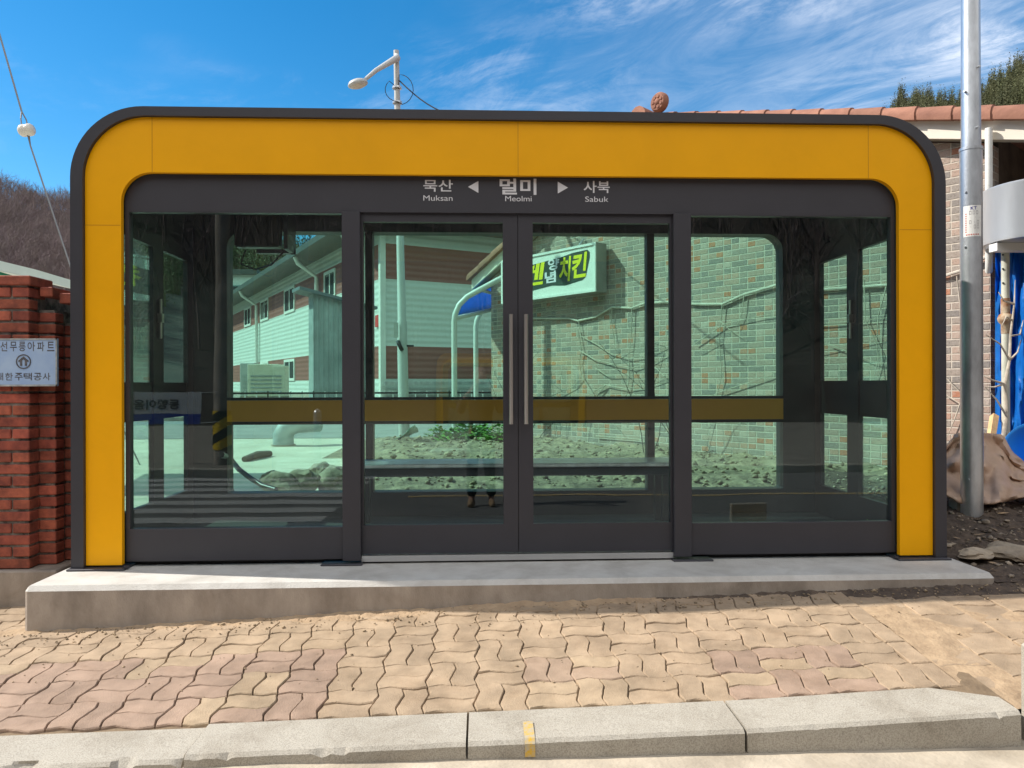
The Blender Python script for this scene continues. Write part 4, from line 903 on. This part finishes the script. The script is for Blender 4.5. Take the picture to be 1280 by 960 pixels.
m = MB(); m.lathe([(.001, -.03), (.08, -.03), (.095, 0), (.08, .03), (.001, .03)], None, 20, Matrix.Translation(dk) @ Matrix.Rotation(R(65), 4, 'Y')); m.tube([dk, dk + Vector((.2, .1, 0))], .015, 6); m.build('round_horn', BLACK, lamp, 40)
wr = MB(); q0 = lp_(5.5); pts = [at(499.5 + 60.5 * t, 101 + 42 * t + 5 * math.sin(PI * t), 11.5 - t) for t in np.linspace(0, 1, 8)]
wr.tube(pts + [at(640, 196, 9.0)], .010, 5); tag(wr.build('lamp_cable', BLACK), 'black cable running down right from the street lamp post', 'cable')
wr = MB(); wr.tube([lp_(5.63)] + [at(501 + 16 * math.sin(a) * 1.1 - 2, 112 + 19 * math.cos(a) * (1 if math.sin(a) > 0 else .8), 11.45) for a in np.linspace(-.75 * PI, 1.0 * PI, 18)] + [lp_(5.41)], .006, 5); tag(wr.build('cable_loop', BLACK), 'thin loop of spare cable tied to the street lamp post', 'cable')

# the striped metal hall
CN = Vector((-3.4, 19.6, 0)); dR = Vector((.8883, .4592, 0)); dL = Vector((-.4592, .8883, 0))
HM = Matrix(((dR.x, dL.x, 0, CN.x), (dR.y, dL.y, 0, CN.y), (0, 0, 1, 0), (0, 0, 0, 1)))
hall = thing('metal_hall', (-3.4, 19.6, .6), 'long white metal hall with red bands and sloping grey roof seen through the left glass', 'building')
def hl(o): o.matrix_parent_inverse = Matrix.Translation(-hall.location) @ HM; return o
def band_mat():
    mt = bpy.data.materials.new('banded_cladding'); mt.use_nodes = True; nt = mt.node_tree; N = nt.nodes.new; LK = nt.links.new; bs = nt.nodes['Principled BSDF']; bs.inputs['Roughness'].default_value = .5
    tc = N('ShaderNodeTexCoord'); sp = N('ShaderNodeSeparateXYZ'); LK(tc.outputs['Object'], sp.inputs[0])
    rp = N('ShaderNodeValToRGB'); rp.color_ramp.interpolation = 'CONSTANT'; cr = rp.color_ramp
    dv = N('ShaderNodeMath'); dv.operation = 'DIVIDE'; LK(sp.outputs[2], dv.inputs[0]); dv.inputs[1].default_value = 10; LK(dv.outputs[0], rp.inputs[0])
    while len(cr.elements) < 5: cr.elements.new(.5)
    wht, red = (.66, .68, .66, 1), (.30, .105, .09, 1)
    for e, (p, c) in zip(cr.elements, ((0, wht), (.118, red), (.224, wht), (.438, red), (.552, wht))): e.position = p; e.color = c
    LK(rp.outputs[0], bs.inputs['Base Color'])
    wv = N('ShaderNodeTexWave'); wv.bands_direction = 'Z'; wv.inputs['Scale'].default_value = 1.6; LK(tc.outputs['Object'], wv.inputs['Vector'])
    bp = N('ShaderNodeBump'); bp.inputs['Distance'].default_value = .012; LK(wv.outputs[1], bp.inputs['Height']); LK(bp.outputs[0], bs.inputs['Normal']); return mt
m = MB(); m.box(0, 16, 0, 30, .3, 6.15); hl(m.build('wall', band_mat(), hall))
m = MB(); m.loft([[(-1.1, y, 6.10), (17.1, y, 6.10), (17.1, y, 6.32), (8, y, 8.4), (-1.1, y, 6.32)] for y in (-.8, 31)]); rf = hl(m.build('roof', mat('dark_roof_sheet', (.075, .085, .08), .5, var=.2, scale=2), hall))
m = MB(); m.box(-.06, .12, -.06, .12, .3, 6.1); hl(m.build('corner_trim', WHITE, hall))
def face_pt(px, py):                                     # on the long left face (local x = 0): local y and z
    d = ray(px, py); n = dR; t = (CN - Vector(CAM)).dot(n) / d.dot(n); p = Vector(CAM) + d * t; return (p - CN).dot(dL), p.z
for x0, x1, y0, y1 in ((356, 369, 359, 391), (326, 336, 374, 401), (306, 314, 384, 408), (356, 369, 449, 476), (326, 336, 452, 474), (448, 458, 322, 356), (448, 458, 438, 470), (406, 420, 338, 374)):
    ya, za = face_pt(x1, y0); yb, _ = face_pt(x0, y0); xm, zb0 = face_pt((x0 + x1) / 2, y1); _, zt = face_pt((x0 + x1) / 2, y0)
    m = MB(); w = .12
    m.box(-.05, .02, ya, yb, zb0, zb0 + w); m.box(-.05, .02, ya, yb, zt - w, zt); m.box(-.05, .02, ya, ya + w, zb0 + w, zt - w); m.box(-.05, .02, yb - w, yb, zb0 + w, zt - w); m.box(-.04, .02, (ya + yb) / 2 - .05, (ya + yb) / 2 + .05, zb0 + w, zt - w)
    f = hl(m.build('window_frame', WHITE, hall)); m = MB(); m.box(-.03, -.015, ya + w, yb - w, zb0 + w, zt - w); o = m.build('pane', WGLASS, f); o.matrix_parent_inverse = Matrix()
for yy in (1.1, 7.2, 19.5): m = MB(); m.tube([(-1.0, yy, 6.1), (-.9, yy, 5.85), (-.15, yy, 5.35), (-.12, yy, .6)], .09, 8); hl(m.build('downpipe', WHITE, hall, 50))
ya, za = face_pt(473, 394); 
m = MB(); m.box(-.06, -.03, ya - .16, ya + .16, za - .38, za); hl(m.build('red_notice', mat('notice_red_panel', (.65, .05, .05), .5), hall))
m = MB(); m.box(0.0, 15, -.30, -.22, 1.02, 1.12); m.box(0.0, 15, -.30, -.22, .78, .84); hl(m.build('pipe_run', GALV, hall))
ms = thing('metal_shed', at(400, 490, 20), 'narrow grey corrugated metal shed before the striped hall', 'shed')
SM = Matrix(((dR.x, dL.x, 0, at(392, 480, 20).x), (dR.y, dL.y, 0, at(392, 480, 20).y), (0, 0, 1, 0), (0, 0, 0, 1)))
COR = mat('corrugated_sheet', (.36, .40, .41), .5, .2, var=.2, scale=1.5)
m = MB(); pts = []
for k in range(49): pts.append((k * 1.6 / 48, .03 * (1 if (k % 4) in (1, 2) else 0)))
m.loft([[(x, y, .55) for x, y in pts] + [(1.6, .5, .55), (0, .5, .55)], [(x, y, 3.5 - .22 * x) for x, y in pts] + [(1.6, .5, 3.15), (0, .5, 3.5)]])
o = m.build('wall', COR, ms); o.matrix_parent_inverse = Matrix.Translation(-ms.location) @ SM
m = MB(); m.loft([[(-.4, y, 3.55), (1.75, y, 3.13), (1.75, y, 3.20), (-.4, y, 3.64)] for y in (-.15, .7)]); o = m.build('roof', mat('shed_roof', (.16, .19, .21), .5), ms); o.matrix_parent_inverse = Matrix.Translation(-ms.location) @ SM
# outdoor units on the terrace
def unit(px, D, w, h, dpt, label, col):
    p = at(px, 497, D); t = thing('condenser_unit', (p.x, p.y, .62), label, 'condenser', 'outdoor units on the terrace')
    m = MB(); m.box(p.x - w / 2, p.x + w / 2, p.y, p.y + dpt, .66, .62 + h, bev=.015); m.build('casing', col, t)
    m = MB(); [m.box(p.x - w / 2 + .1, p.x + w / 2 - .1, p.y - .02, p.y - .001, .8 + k * .12, .84 + k * .12) for k in range(max(1, int((h - .4) / .12)))]; m.build('grille', COR, t)
    m = MB(); m.box(p.x - w / 2, p.x + w / 2, p.y - .03, p.y + dpt + .03, .60, .66); m.build('plinth', CONCF, t)
CRM = mat('unit_cream', (.66, .64, .52), .5, var=.06)
unit(309, 23.5, .45, 1.1, .5, 'slim pale grey condenser unit leftmost on the terrace', mat('unit_grey', (.42, .44, .44), .5)); unit(329, 23, .95, 1.05, .6, 'wide cream condenser unit in the middle of the terrace row', CRM); unit(348, 23, .40, 1.0, .5, 'narrow cream condenser unit right of the wide one', CRM)
ap = thing('apartment_block', at(292, 480, 62), 'distant pale apartment block with glazed balconies at the left edge of the back window', 'building')
a0 = at(286, 480, 62); m = MB(); m.box(a0.x - 1.0, a0.x + 2.2, a0.y, a0.y + 9, .5, 10.2); m.build('wall', WHITE, ap)
for k in range(3):
    m = MB(); m.box(a0.x - .8, a0.x + 2.0, a0.y - .25, a0.y - .02, 1.4 + k * 2.9, 3.5 + k * 2.9); f = m.build('window', mat('teal_frame', (.2, .33, .33), .4), ap)
    for q in range(3): m = MB(); m.box(a0.x - .7 + q * .9, a0.x + .1 + q * .9, a0.y - .28, a0.y - .255, 1.5 + k * 2.9, 3.4 + k * 2.9); m.build('pane', WGLASS, f)
m = MB(); m.box(a0.x - 1.3, a0.x + 2.5, a0.y - .5, a0.y + 9, 10.2, 10.6); m.build('roof', MATS['dark_roof_sheet'], ap)
# low railing along the back road
rl = thing('roadside_railing', (0, 15.7, .2), 'low dark railing with pale bars along the far side of the back road', 'railing')
m = MB(); m.box(-18, 2.0, 15.70, 15.74, .78, .83); m.box(-18, 2.0, 15.70, 15.74, .28, .32); m.build('rail', BLACK, rl)
for k in range(67): x = -17.9 + k * .30; m = MB(); m.box(x, x + .03, 15.705, 15.735, .2, .86); m.build('bar', WHITE if k % 4 else BLACK, rl)
m = MB()
for i in range(900):
    x = random.uniform(-18, 4); c = Vector((x, 16.3 + random.gauss(0, .25), .2 + abs(random.gauss(0, .16)))); u = Vector((random.gauss(0, 1), random.gauss(0, 1), random.gauss(0, 1))).normalized() * .08; w = u.orthogonal().normalized() * .05; m.face([c - u, c + w, c + u, c - w])
tag(m.build('roadside_weeds', mat('dry_weeds', (.10, .11, .05), .9, var=.3)), kind='stuff')
# blue canopy on white pipe hoops
cp = thing('pipe_canopy', at(600, 545, 12.6), 'white pipe canopy hung with a blue sheet at the far corner of the brick house', 'canopy')
PW_ = mat('pipe_white', (.72, .74, .72), .4)
for k, D in enumerate((11.9, 13.6)):
    z = zb(0, 7.5); o = 0 if k == 0 else 27
    b0 = at(568 + o, 480, D); m = MB()
    m.tube([(b0.x, b0.y, .05), (b0.x, b0.y, at(568, 402 + k * 6, D).z), at(569 + o, 393 + k * 8, D), at(574 + o, 381 + k * 8, D), at(584 + o, 371 + k * 7, D), at(600 + o, 362 + k * 7, D), at(628 + o, 347 + k * 8, D), at(650 + o, 340 + k * 8, D)], .045, 10); m.build('hoop', PW_, cp, 50)
m = MB(); m.tube([at(569, 398, 11.9), at(632, 383, 13.0)], .038, 8); m.tube([at(600, 362, 11.9), at(629, 371, 13.6)], .03, 8); m.build('cross_pipe', PW_, cp, 50)
m = MB(); V = [[m.bm.verts.new(at(x, y, 12.1 + 1.2 * t + .03 * math.sin(9 * t + y))) for x, y in ((571 + 55 * t, 395 - 13 * t), (572 + 53 * t, 386 - 9 * t), (580 + 46 * t, 374 - 6 * t), (596 + 32 * t, 363 - 3 * t), (612 + 18 * t, 355 - 1 * t))] for t in np.linspace(0, 1, 9)]
for A, B in zip(V, V[1:]):
    for k in range(4): m._f([A[k], A[k + 1], B[k + 1], B[k]])
o = m.build('blue_cover', sheet_mat('cover_blue', (.01, .24, .62), .004, 12), cp, 60); sm = o.modifiers.new('thick', 'SOLIDIFY'); sm.thickness = .002
# weeds, rubbish, stones
LEAF = mat('weed_leaf', (.13, .27, .045), .55, attr=1.0)
def weed(px, py, n, size, label):
    p = atz(px, py, .16); p.z = zb(p.x, p.y) + .01; m = MB()
    for i in range(n):
        a = random.uniform(0, 2 * PI); r = size * random.uniform(.1, 1); c = p + Vector((math.cos(a) * r, math.sin(a) * r * .8, size * random.uniform(.05, .85) * (1.15 - r / size)))
        u = Vector((math.cos(a), math.sin(a), random.uniform(-.2, .9))).normalized(); s_ = size * random.uniform(.18, .34); w = u.cross(Vector((0, 0, 1))).normalized() * s_ * .55; n_ = u.cross(w).normalized() * s_ * .16
        t = random.uniform(.6, 1.5); m.var = (t, t * random.uniform(.9, 1.1), t * .9, 1)
        b0, t1 = c - u * s_ * .6, c + u * s_ * .6 - Vector((0, 0, s_ * .15))
        m.face([b0, c - u * s_ * .2 + w * .8 + n_, c + u * s_ * .25 + w * .8 + n_, t1]); m.face([b0, t1, c + u * s_ * .25 - w * .8 + n_, c - u * s_ * .2 - w * .8 + n_])
    for i in range(6): a = random.uniform(0, 2 * PI); m.tube([p - Vector((0, 0, .04)), p + Vector((math.cos(a) * size * .5, math.sin(a) * size * .4, size * .5))], .006, 4)
    return tag(m.build('leafy_weed', LEAF), label, 'weed', 'green weeds on the soil bed')
for w in ((548, 552, 100, .22, 'leafy green weed leftmost in the row behind the door'), (566, 556, 130, .27, 'low broad green weed second from the left in the row'), (585, 552, 150, .33, 'tallest bushy green weed in the row behind the left door'), (604, 548, 140, .32, 'dense green weed just left of the door handle'), (624, 556, 140, .30, 'green weed rightmost in the row by the door edge'), (758, 549, 14, .10, 'tiny green sprout at the foot of the brick gable'), (1113, 640, 60, .18, 'green weed at the foot of the right glass corner')): weed(*w)
p = atz(500, 556, .16); m = MB(); V = []
for i in range(9):
    V.append([m.bm.verts.new(p + Vector((-.28 + .065 * i + .03 * fbm(i * .4, j, 1), -.12 + .075 * j, .05 + (.02 + .30 * max(0, (i - 3) / 6) ** 1.2) * (1 - .12 * j) + .025 * fbm(i * .6, j * .7, 1)))) for j in range(5)])
for A, B in zip(V, V[1:]):
    for k in range(4): m._f([A[k], A[k + 1], B[k + 1], B[k]])
o = m.build('plastic_bag', mat('bag_plastic', (.50, .70, .66), .35, col2=(.02, .42, .33), scale=7, lo=.5, hi=.56)); sm = o.modifiers.new('thick', 'SOLIDIFY'); sm.thickness = .006
tag(o, 'crumpled pale plastic bag with green print at the foot of the street lamp', 'bag')
def stone(p, sx, sy, sz, seed):
    bm = bmesh.new(); bmesh.ops.create_icosphere(bm, subdivisions=3, radius=1)
    for v in bm.verts:
        n_ = noise.fractal(v.co * 1.3 + Vector((seed, seed * .7, 0)), 1, 2, 3); v.co *= 1 + .38 * n_; v.co = Vector((v.co.x * sx, v.co.y * sy, v.co.z * sz)) + p
    lay = bm.loops.layers.float_color.new('var'); t = random.uniform(.75, 1.15)
    for f in bm.faces:
        for l in f.loops: l[lay] = (t, t, t * .97, 1)
    me = bpy.data.meshes.new('stone'); bm.to_mesh(me); bm.free(); return me
for i, (px, py, sx, sz, lab) in enumerate(((352, 606, .17, .11, 'flat brown rock lying against the bottom of the left back window'), (378, 604, .15, .12, 'round brown rock right of the flat one at the window foot'), (338, 598, .10, .07, 'small rock left of the flat brown one'), (402, 590, .13, .10, 'grey rock half hidden beside the left door post'), (418, 602, .18, .14, 'large rock at the left door post foot'), (560, 571, .26, .11, 'broad earthy rock behind the bench under the weeds'), (1218, 692, .10, .03, 'flat grey slab on the dark soil right of the shelter'), (1262, 690, .15, .05, 'large pale slab at the right edge of the dark soil'))):
    p = atz(px, py, .14 if px < 1000 else .03); tag(link('rock', stone(p, sx, sx * .8, sz, i * 3.1), ROCKM, smooth=35), lab, 'rock')
def rubble(name, mt, spots):
    V = []; F = []; CC = []; b = 0
    bm = bmesh.new(); bmesh.ops.create_icosphere(bm, subdivisions=1, radius=1); bv = np.array([v.co[:] for v in bm.verts]); bf = np.array([[v.index for v in f.verts] for f in bm.faces]); bm.free()
    for x, y, z, s in spots:
        P = bv * (1 + rng.normal(0, .22, (len(bv), 1))) * np.array([1, rng.uniform(.6, 1), rng.uniform(.4, .8)]) * s; a = rng.uniform(0, 6.3); c, q = math.cos(a), math.sin(a)
        V.append(np.stack([P[:, 0] * c - P[:, 1] * q + x, P[:, 0] * q + P[:, 1] * c + y, P[:, 2] + z], 1)); F.append(bf + b); b += len(bv); CC.append(np.full((len(bv), 3), rng.uniform(.45, 1.25)))
    return tag(np_mesh(name, np.concatenate(V), np.concatenate(F), mt, var=np.concatenate(CC)), kind='stuff')
sp = []
for _ in range(2200):
    x, y = rng.uniform(-1.7, 4.0), 1.9 + 5.6 * rng.uniform(0, 1) ** 1.5; s_ = abs(rng.normal(0, .014)) + .006
    sp.append((x, y, zb(x, y) + s_ * .3, s_))
rubble('bed_rubble', mat('clod', (.34, .265, .175), .95, attr=1.0, var=.15, scale=30), sp)
sp = []
for _ in range(1300):
    x, y = rng.uniform(2.55, 4.6), rng.uniform(-.4, 2.4); s_ = abs(rng.normal(0, .010)) + .004
    sp.append((x, y, zs(x, y) + s_ * .3, s_))
rubble('bank_rubble', ROCKM, sp)
sp = []
for _ in range(900):
    x = rng.uniform(-3.6, 3.2); y = -.36 - abs(rng.normal(0, .10)); s_ = abs(rng.normal(0, .0035)) + .0018
    sp.append((x, y, sw(x, y) + .004, s_))
for _ in range(500):
    x = rng.uniform(-4, 2.6); y = rng.uniform(-1.24, -.4); s_ = abs(rng.normal(0, .0022)) + .0012
    sp.append((x, y, sw(x, y) + .001, s_))
rubble('pavement_grit', mat('grit', (.36, .27, .17), .95, attr=1.0), sp)
p = at(1272, 944, 2.78); tag(link('rock', stone(p + Vector((0, .02, 0)), .022, .018, .018, 3.3), ROCKM, smooth=35), 'pebble in the gutter at the foot of the right kerb post', 'pebble')
LIT = mat('dry_litter', (.20, .14, .085), .9, attr=1.0); m = MB()
for _ in range(900):
    x, y = random.uniform(2.5, 4.6), random.uniform(-.42, 2.2); c = Vector((x, y, zs(x, y) + random.uniform(.004, .02))); a = random.uniform(0, 6.28); l_ = random.uniform(.012, .045); u = Vector((math.cos(a), math.sin(a), random.uniform(-.2, .3))) * l_; w = Vector((-math.sin(a), math.cos(a), .2)) * l_ * random.choice((.08, .12, .45)); t = random.uniform(.4, 2.4); m.var = (t, t, t, 1); m.face([c - u, c + w, c + u, c - w])
tag(m.build('leaf_litter', LIT), kind='stuff')
m = MB(); a, b_ = atz(305, 577, .07), atz(337, 570, .07); m.tube([a + Vector((0, 0, .03)), (a + b_) / 2 + Vector((0, 0, .05)), b_ + Vector((0, 0, .03))], [.035, .05, .045], 7); tag(m.build('stick', BARKD), 'dark broken branch lying on the yard behind the left pane', 'branch')
m = MB(); m.tube([atz(276, 568, .6) + Vector((0, 0, .0)), at(287, 572, 6.9), at(298, 586, 6.6), at(312, 597, 6.5), at(328, 607, 6.4), at(345, 612, 6.3)], .022, 8); tag(m.build('hose', BLACK, smooth=60), 'thick black hose curving down to the yard behind the left pane', 'hose')
vt = thing('drain_hood', atz(372, 556, .09), 'squat domed grey drain hood on the yard behind the left pane', 'drain')
q = vt.location; m = MB(); m.tube([Vector((q.x - .22, q.y, .05)), Vector((q.x - .22, q.y, .24)), Vector((q.x - .16, q.y, .36)), Vector((q.x - .02, q.y, .43)), Vector((q.x + .3, q.y + .2, .44))], .16, 14); m.build('hood', COR, vt, 60)
m = MB(); m.tube([Vector((q.x - .22, q.y, .04)), Vector((q.x - .22, q.y, .10))], .185, 14); m.build('collar', CONCF, vt)

# ------------------------------------------------------------------ across the road, mirrored in the glass
up = thing('utility_pole', (-4.87, -9.2, -.4), 'grey utility pole with a black and yellow striped guard across the road', 'pole')
m = MB(); m.tube([(-4.87, -9.2, -.45), (-4.87, -9.2, 9.5)], [.15, .10], 18); m.build('shaft', CONCF, up, 40)
gm = bpy.data.materials.new('hazard_stripes'); gm.use_nodes = True; nt = gm.node_tree; tc = nt.nodes.new('ShaderNodeTexCoord'); mp = nt.nodes.new('ShaderNodeMapping'); mp.inputs['Rotation'].default_value = (0, R(32), 0); wv = nt.nodes.new('ShaderNodeTexWave'); wv.bands_direction = 'Z'; wv.inputs['Scale'].default_value = 1.05
rp = nt.nodes.new('ShaderNodeValToRGB'); rp.color_ramp.interpolation = 'CONSTANT'; rp.color_ramp.elements[0].color = (.012, .012, .012, 1); rp.color_ramp.elements[1].position = .5; rp.color_ramp.elements[1].color = (.75, .5, .02, 1)
nt.links.new(tc.outputs['Object'], mp.inputs[0]); nt.links.new(mp.outputs[0], wv.inputs[0]); nt.links.new(wv.outputs[1], rp.inputs[0]); nt.links.new(rp.outputs[0], nt.nodes['Principled BSDF'].inputs['Base Color'])
m = MB(); m.tube([(-4.87, -9.2, -.12), (-4.87, -9.2, .56)], .158, 18); m.build('striped_guard', gm, up, 40)
bn = thing('banner', (-6.5, -9.1, .3), 'white and blue banner tied to the utility pole across the road', 'banner')
m = MB(); m.box(-8.2, -5.2, -9.115, -9.10, .52, .92); m.build('cloth', WHITE, bn)
m = MB(); m.box(-8.2, -5.2, -9.115, -9.10, .34, .519); m.build('blue_hem', mat('banner_blue', (.03, .07, .42), .6), bn)
BF = lambda u, v: Vector((-5.2 - u, -9.095, v))
text_on('banner_lettering', [('동행이음', .37, 1.22, .60, .79, .03)], BF, mat('banner_ink', (.03, .03, .04), .6), bn)
m = MB()
for z_ in (.90, .36): m.tube([(-5.2, -9.1, z_), (-4.87, -9.04, z_ + .02)], .006, 4)
m.build('tie', WHITE, bn)
m = MB(); [m.tube([(x, -9.11, -.42), (x, -9.11, .93)], .02, 8) for x in (-8.2,)]; m.build('stake', GALV, bn)
def bollard(x, label):
    t = thing('bollard', (x, -8.6, -.38), label, 'bollard', 'steel bollards across the road')
    m = MB(); m.lathe([(.075, .0), (.075, .92), (.06, .97), (.03, .99), (.001, 1.0)], (x, -8.6, -.39), 20); m.build('post', ALU, t, 50)
    m = MB(); m.lathe([(.11, 0), (.11, .03), (.08, .05)], (x, -8.6, -.39), 20); m.build('base', ALU, t)
bollard(-3.05, 'steel bollard nearer the utility pole across the road'); bollard(-2.55, 'steel bollard farther from the utility pole across the road')

# ------------------------------------------------------------------ the photographer, mirrored in the left door
def skin_mesh(name, nodes, edges, m, parent=None, sub=2):
    me = bpy.data.meshes.new(name); me.from_pydata([n_[0] for n_ in nodes], edges, []); o = bpy.data.objects.new(name, me); COL.objects.link(o)
    sk = o.modifiers.new('s', 'SKIN'); sb = o.modifiers.new('d', 'SUBSURF'); sb.levels = sub; sb.render_levels = sub
    for v, n_ in zip(me.skin_vertices[0].data, nodes): v.radius = n_[1] if isinstance(n_[1], tuple) else (n_[1], n_[1])
    me.skin_vertices[0].data[0].use_root = True
    dg = bpy.context.evaluated_depsgraph_get(); dg.update(); r = bpy.data.meshes.new_from_object(o.evaluated_get(dg)); bpy.data.objects.remove(o)
    return link(name, r, m, parent, 80)
PX, PY, PZ = -.225, -4.66, zroad(4.6 * -1 + 0) - .004
P3 = lambda x, y, z: (PX + x, PY + y, PZ + z)
def limb(L_):
    N_ = []; E_ = []
    for ch in L_:
        for k, (p, r) in enumerate(ch[1]):
            N_.append((P3(*p), r)); i = len(N_) - 1
            E_.append((i - 1 if k else ch[0], i)) if (k or ch[0] is not None) else None
    return N_, E_
SKINM = mat('skin', (.48, .28, .20), .55, var=.08, scale=12)
body = [(None, [((0, 0, .93), (.13, .10)), ((0, 0, 1.12), (.12, .095)), ((0, -.01, 1.32), (.14, .10)), ((0, 0, 1.44), (.06, .06)), ((0, .02, 1.50), .052), ((0, .035, 1.58), (.072, .085)), ((0, .03, 1.66), (.07, .085)), ((0, .02, 1.70), .04)])]
n_, e_ = limb(body)
def add(par, pts):
    for p, r in pts: n_.append((P3(*p), r)); e_.append((par, len(n_) - 1)); par = len(n_) - 1
    return par
for s_ in (-1, 1):
    w = add(2, [((.17 * s_, -.01, 1.36), .06), ((.24 * s_, .05, 1.22), .046), ((.25 * s_, .14, 1.16), .042), ((.17 * s_, .27, 1.36), .030), ((.115 * s_ + .014, .325, 1.44), .024)])
    hnd = add(w, [((.100 * s_ + .014, .335, 1.475), (.030, .016))])
    for f, (dz, ln_) in enumerate(((.030, .030), (.012, .036), (-.006, .034), (-.024, .026))): add(hnd, [((.092 * s_ + .014, .352, 1.49 + dz), .0085), ((.080 * s_ + .014 , .357, 1.49 + dz), .0075), ((.080 * s_ + .014 - s_ * ln_ * .4, .356, 1.49 + dz + .006), .0065)])
    add(hnd, [((.088 * s_ + .014, .325, 1.45), .010), ((.074 * s_ + .014, .330, 1.462), .009), ((.062 * s_ + .014, .334, 1.472), .007)])
    add(0, [((.09 * s_, 0, .86), .088), ((.105 * s_, .01, .50), .058), ((.115 * s_, -.01, .26), .050), ((.12 * s_, -.02, .09), .036), ((.125 * s_, .03, .045), .036), ((.135 * s_, .15, .035), .030)])
    add(5, [((.085 * s_, .02, 1.585), .014)])
add(5, [((0, .125, 1.575), .013)])
person = skin_mesh('person', n_, e_, SKINM)
tag(person, 'person in dark coat and trousers holding a phone, mirrored in the left door', 'person')
nc, ec = limb([(None, [((0, 0, .82), (.165, .125)), ((0, 0, 1.0), (.16, .125)), ((0, -.01, 1.2), (.16, .125)), ((0, -.01, 1.36), (.15, .10)), ((0, 0, 1.47), (.075, .07))])])
N0, E0 = n_, e_; n_, e_ = nc, ec
for s_ in (-1, 1): add(3, [((.18 * s_, -.01, 1.365), .075), ((.245 * s_, .05, 1.22), .062), ((.252 * s_, .14, 1.165), .056), ((.175 * s_, .265, 1.35), .040)])
skin_mesh('coat', n_, e_, mat('dark_coat', (.02, .021, .026), .8), person)
n_, e_ = limb([(None, [((0, 0, .96), (.145, .115)), ((0, 0, .90), (.145, .115))])])
for s_ in (-1, 1): add(1, [((.09 * s_, 0, .80), .105), ((.105 * s_, .01, .50), .078), ((.115 * s_, -.01, .28), .068), ((.12 * s_, -.02, .11), .062)])
skin_mesh('trousers', n_, e_, mat('dark_trousers', (.016, .017, .02), .85), person)
for s_ in (-1, 1):
    n_, e_ = limb([(None, [((.12 * s_, -.05, .05), .048), ((.128 * s_, .06, .042), .046), ((.136 * s_, .17, .034), .036)])]); skin_mesh('shoe', n_, e_, mat('brown_shoe', (.34, .22, .12), .6), person)
n_, e_ = limb([(None, [((0, -.01, 1.60), (.082, .07)), ((0, -.01, 1.68), (.08, .08)), ((0, .0, 1.725), (.06, .06))])]); skin_mesh('hair', n_, e_, mat('black_hair', (.012, .01, .009), .5), person)
ph = MB(); ph.box(CAM[0] - .080, CAM[0] + .080, -4.300, -4.292, CAM[2] - .066, CAM[2] + .012, bev=.003); tag(ph.build('phone', BLACK), 'black phone held level in both hands of the person', 'phone')
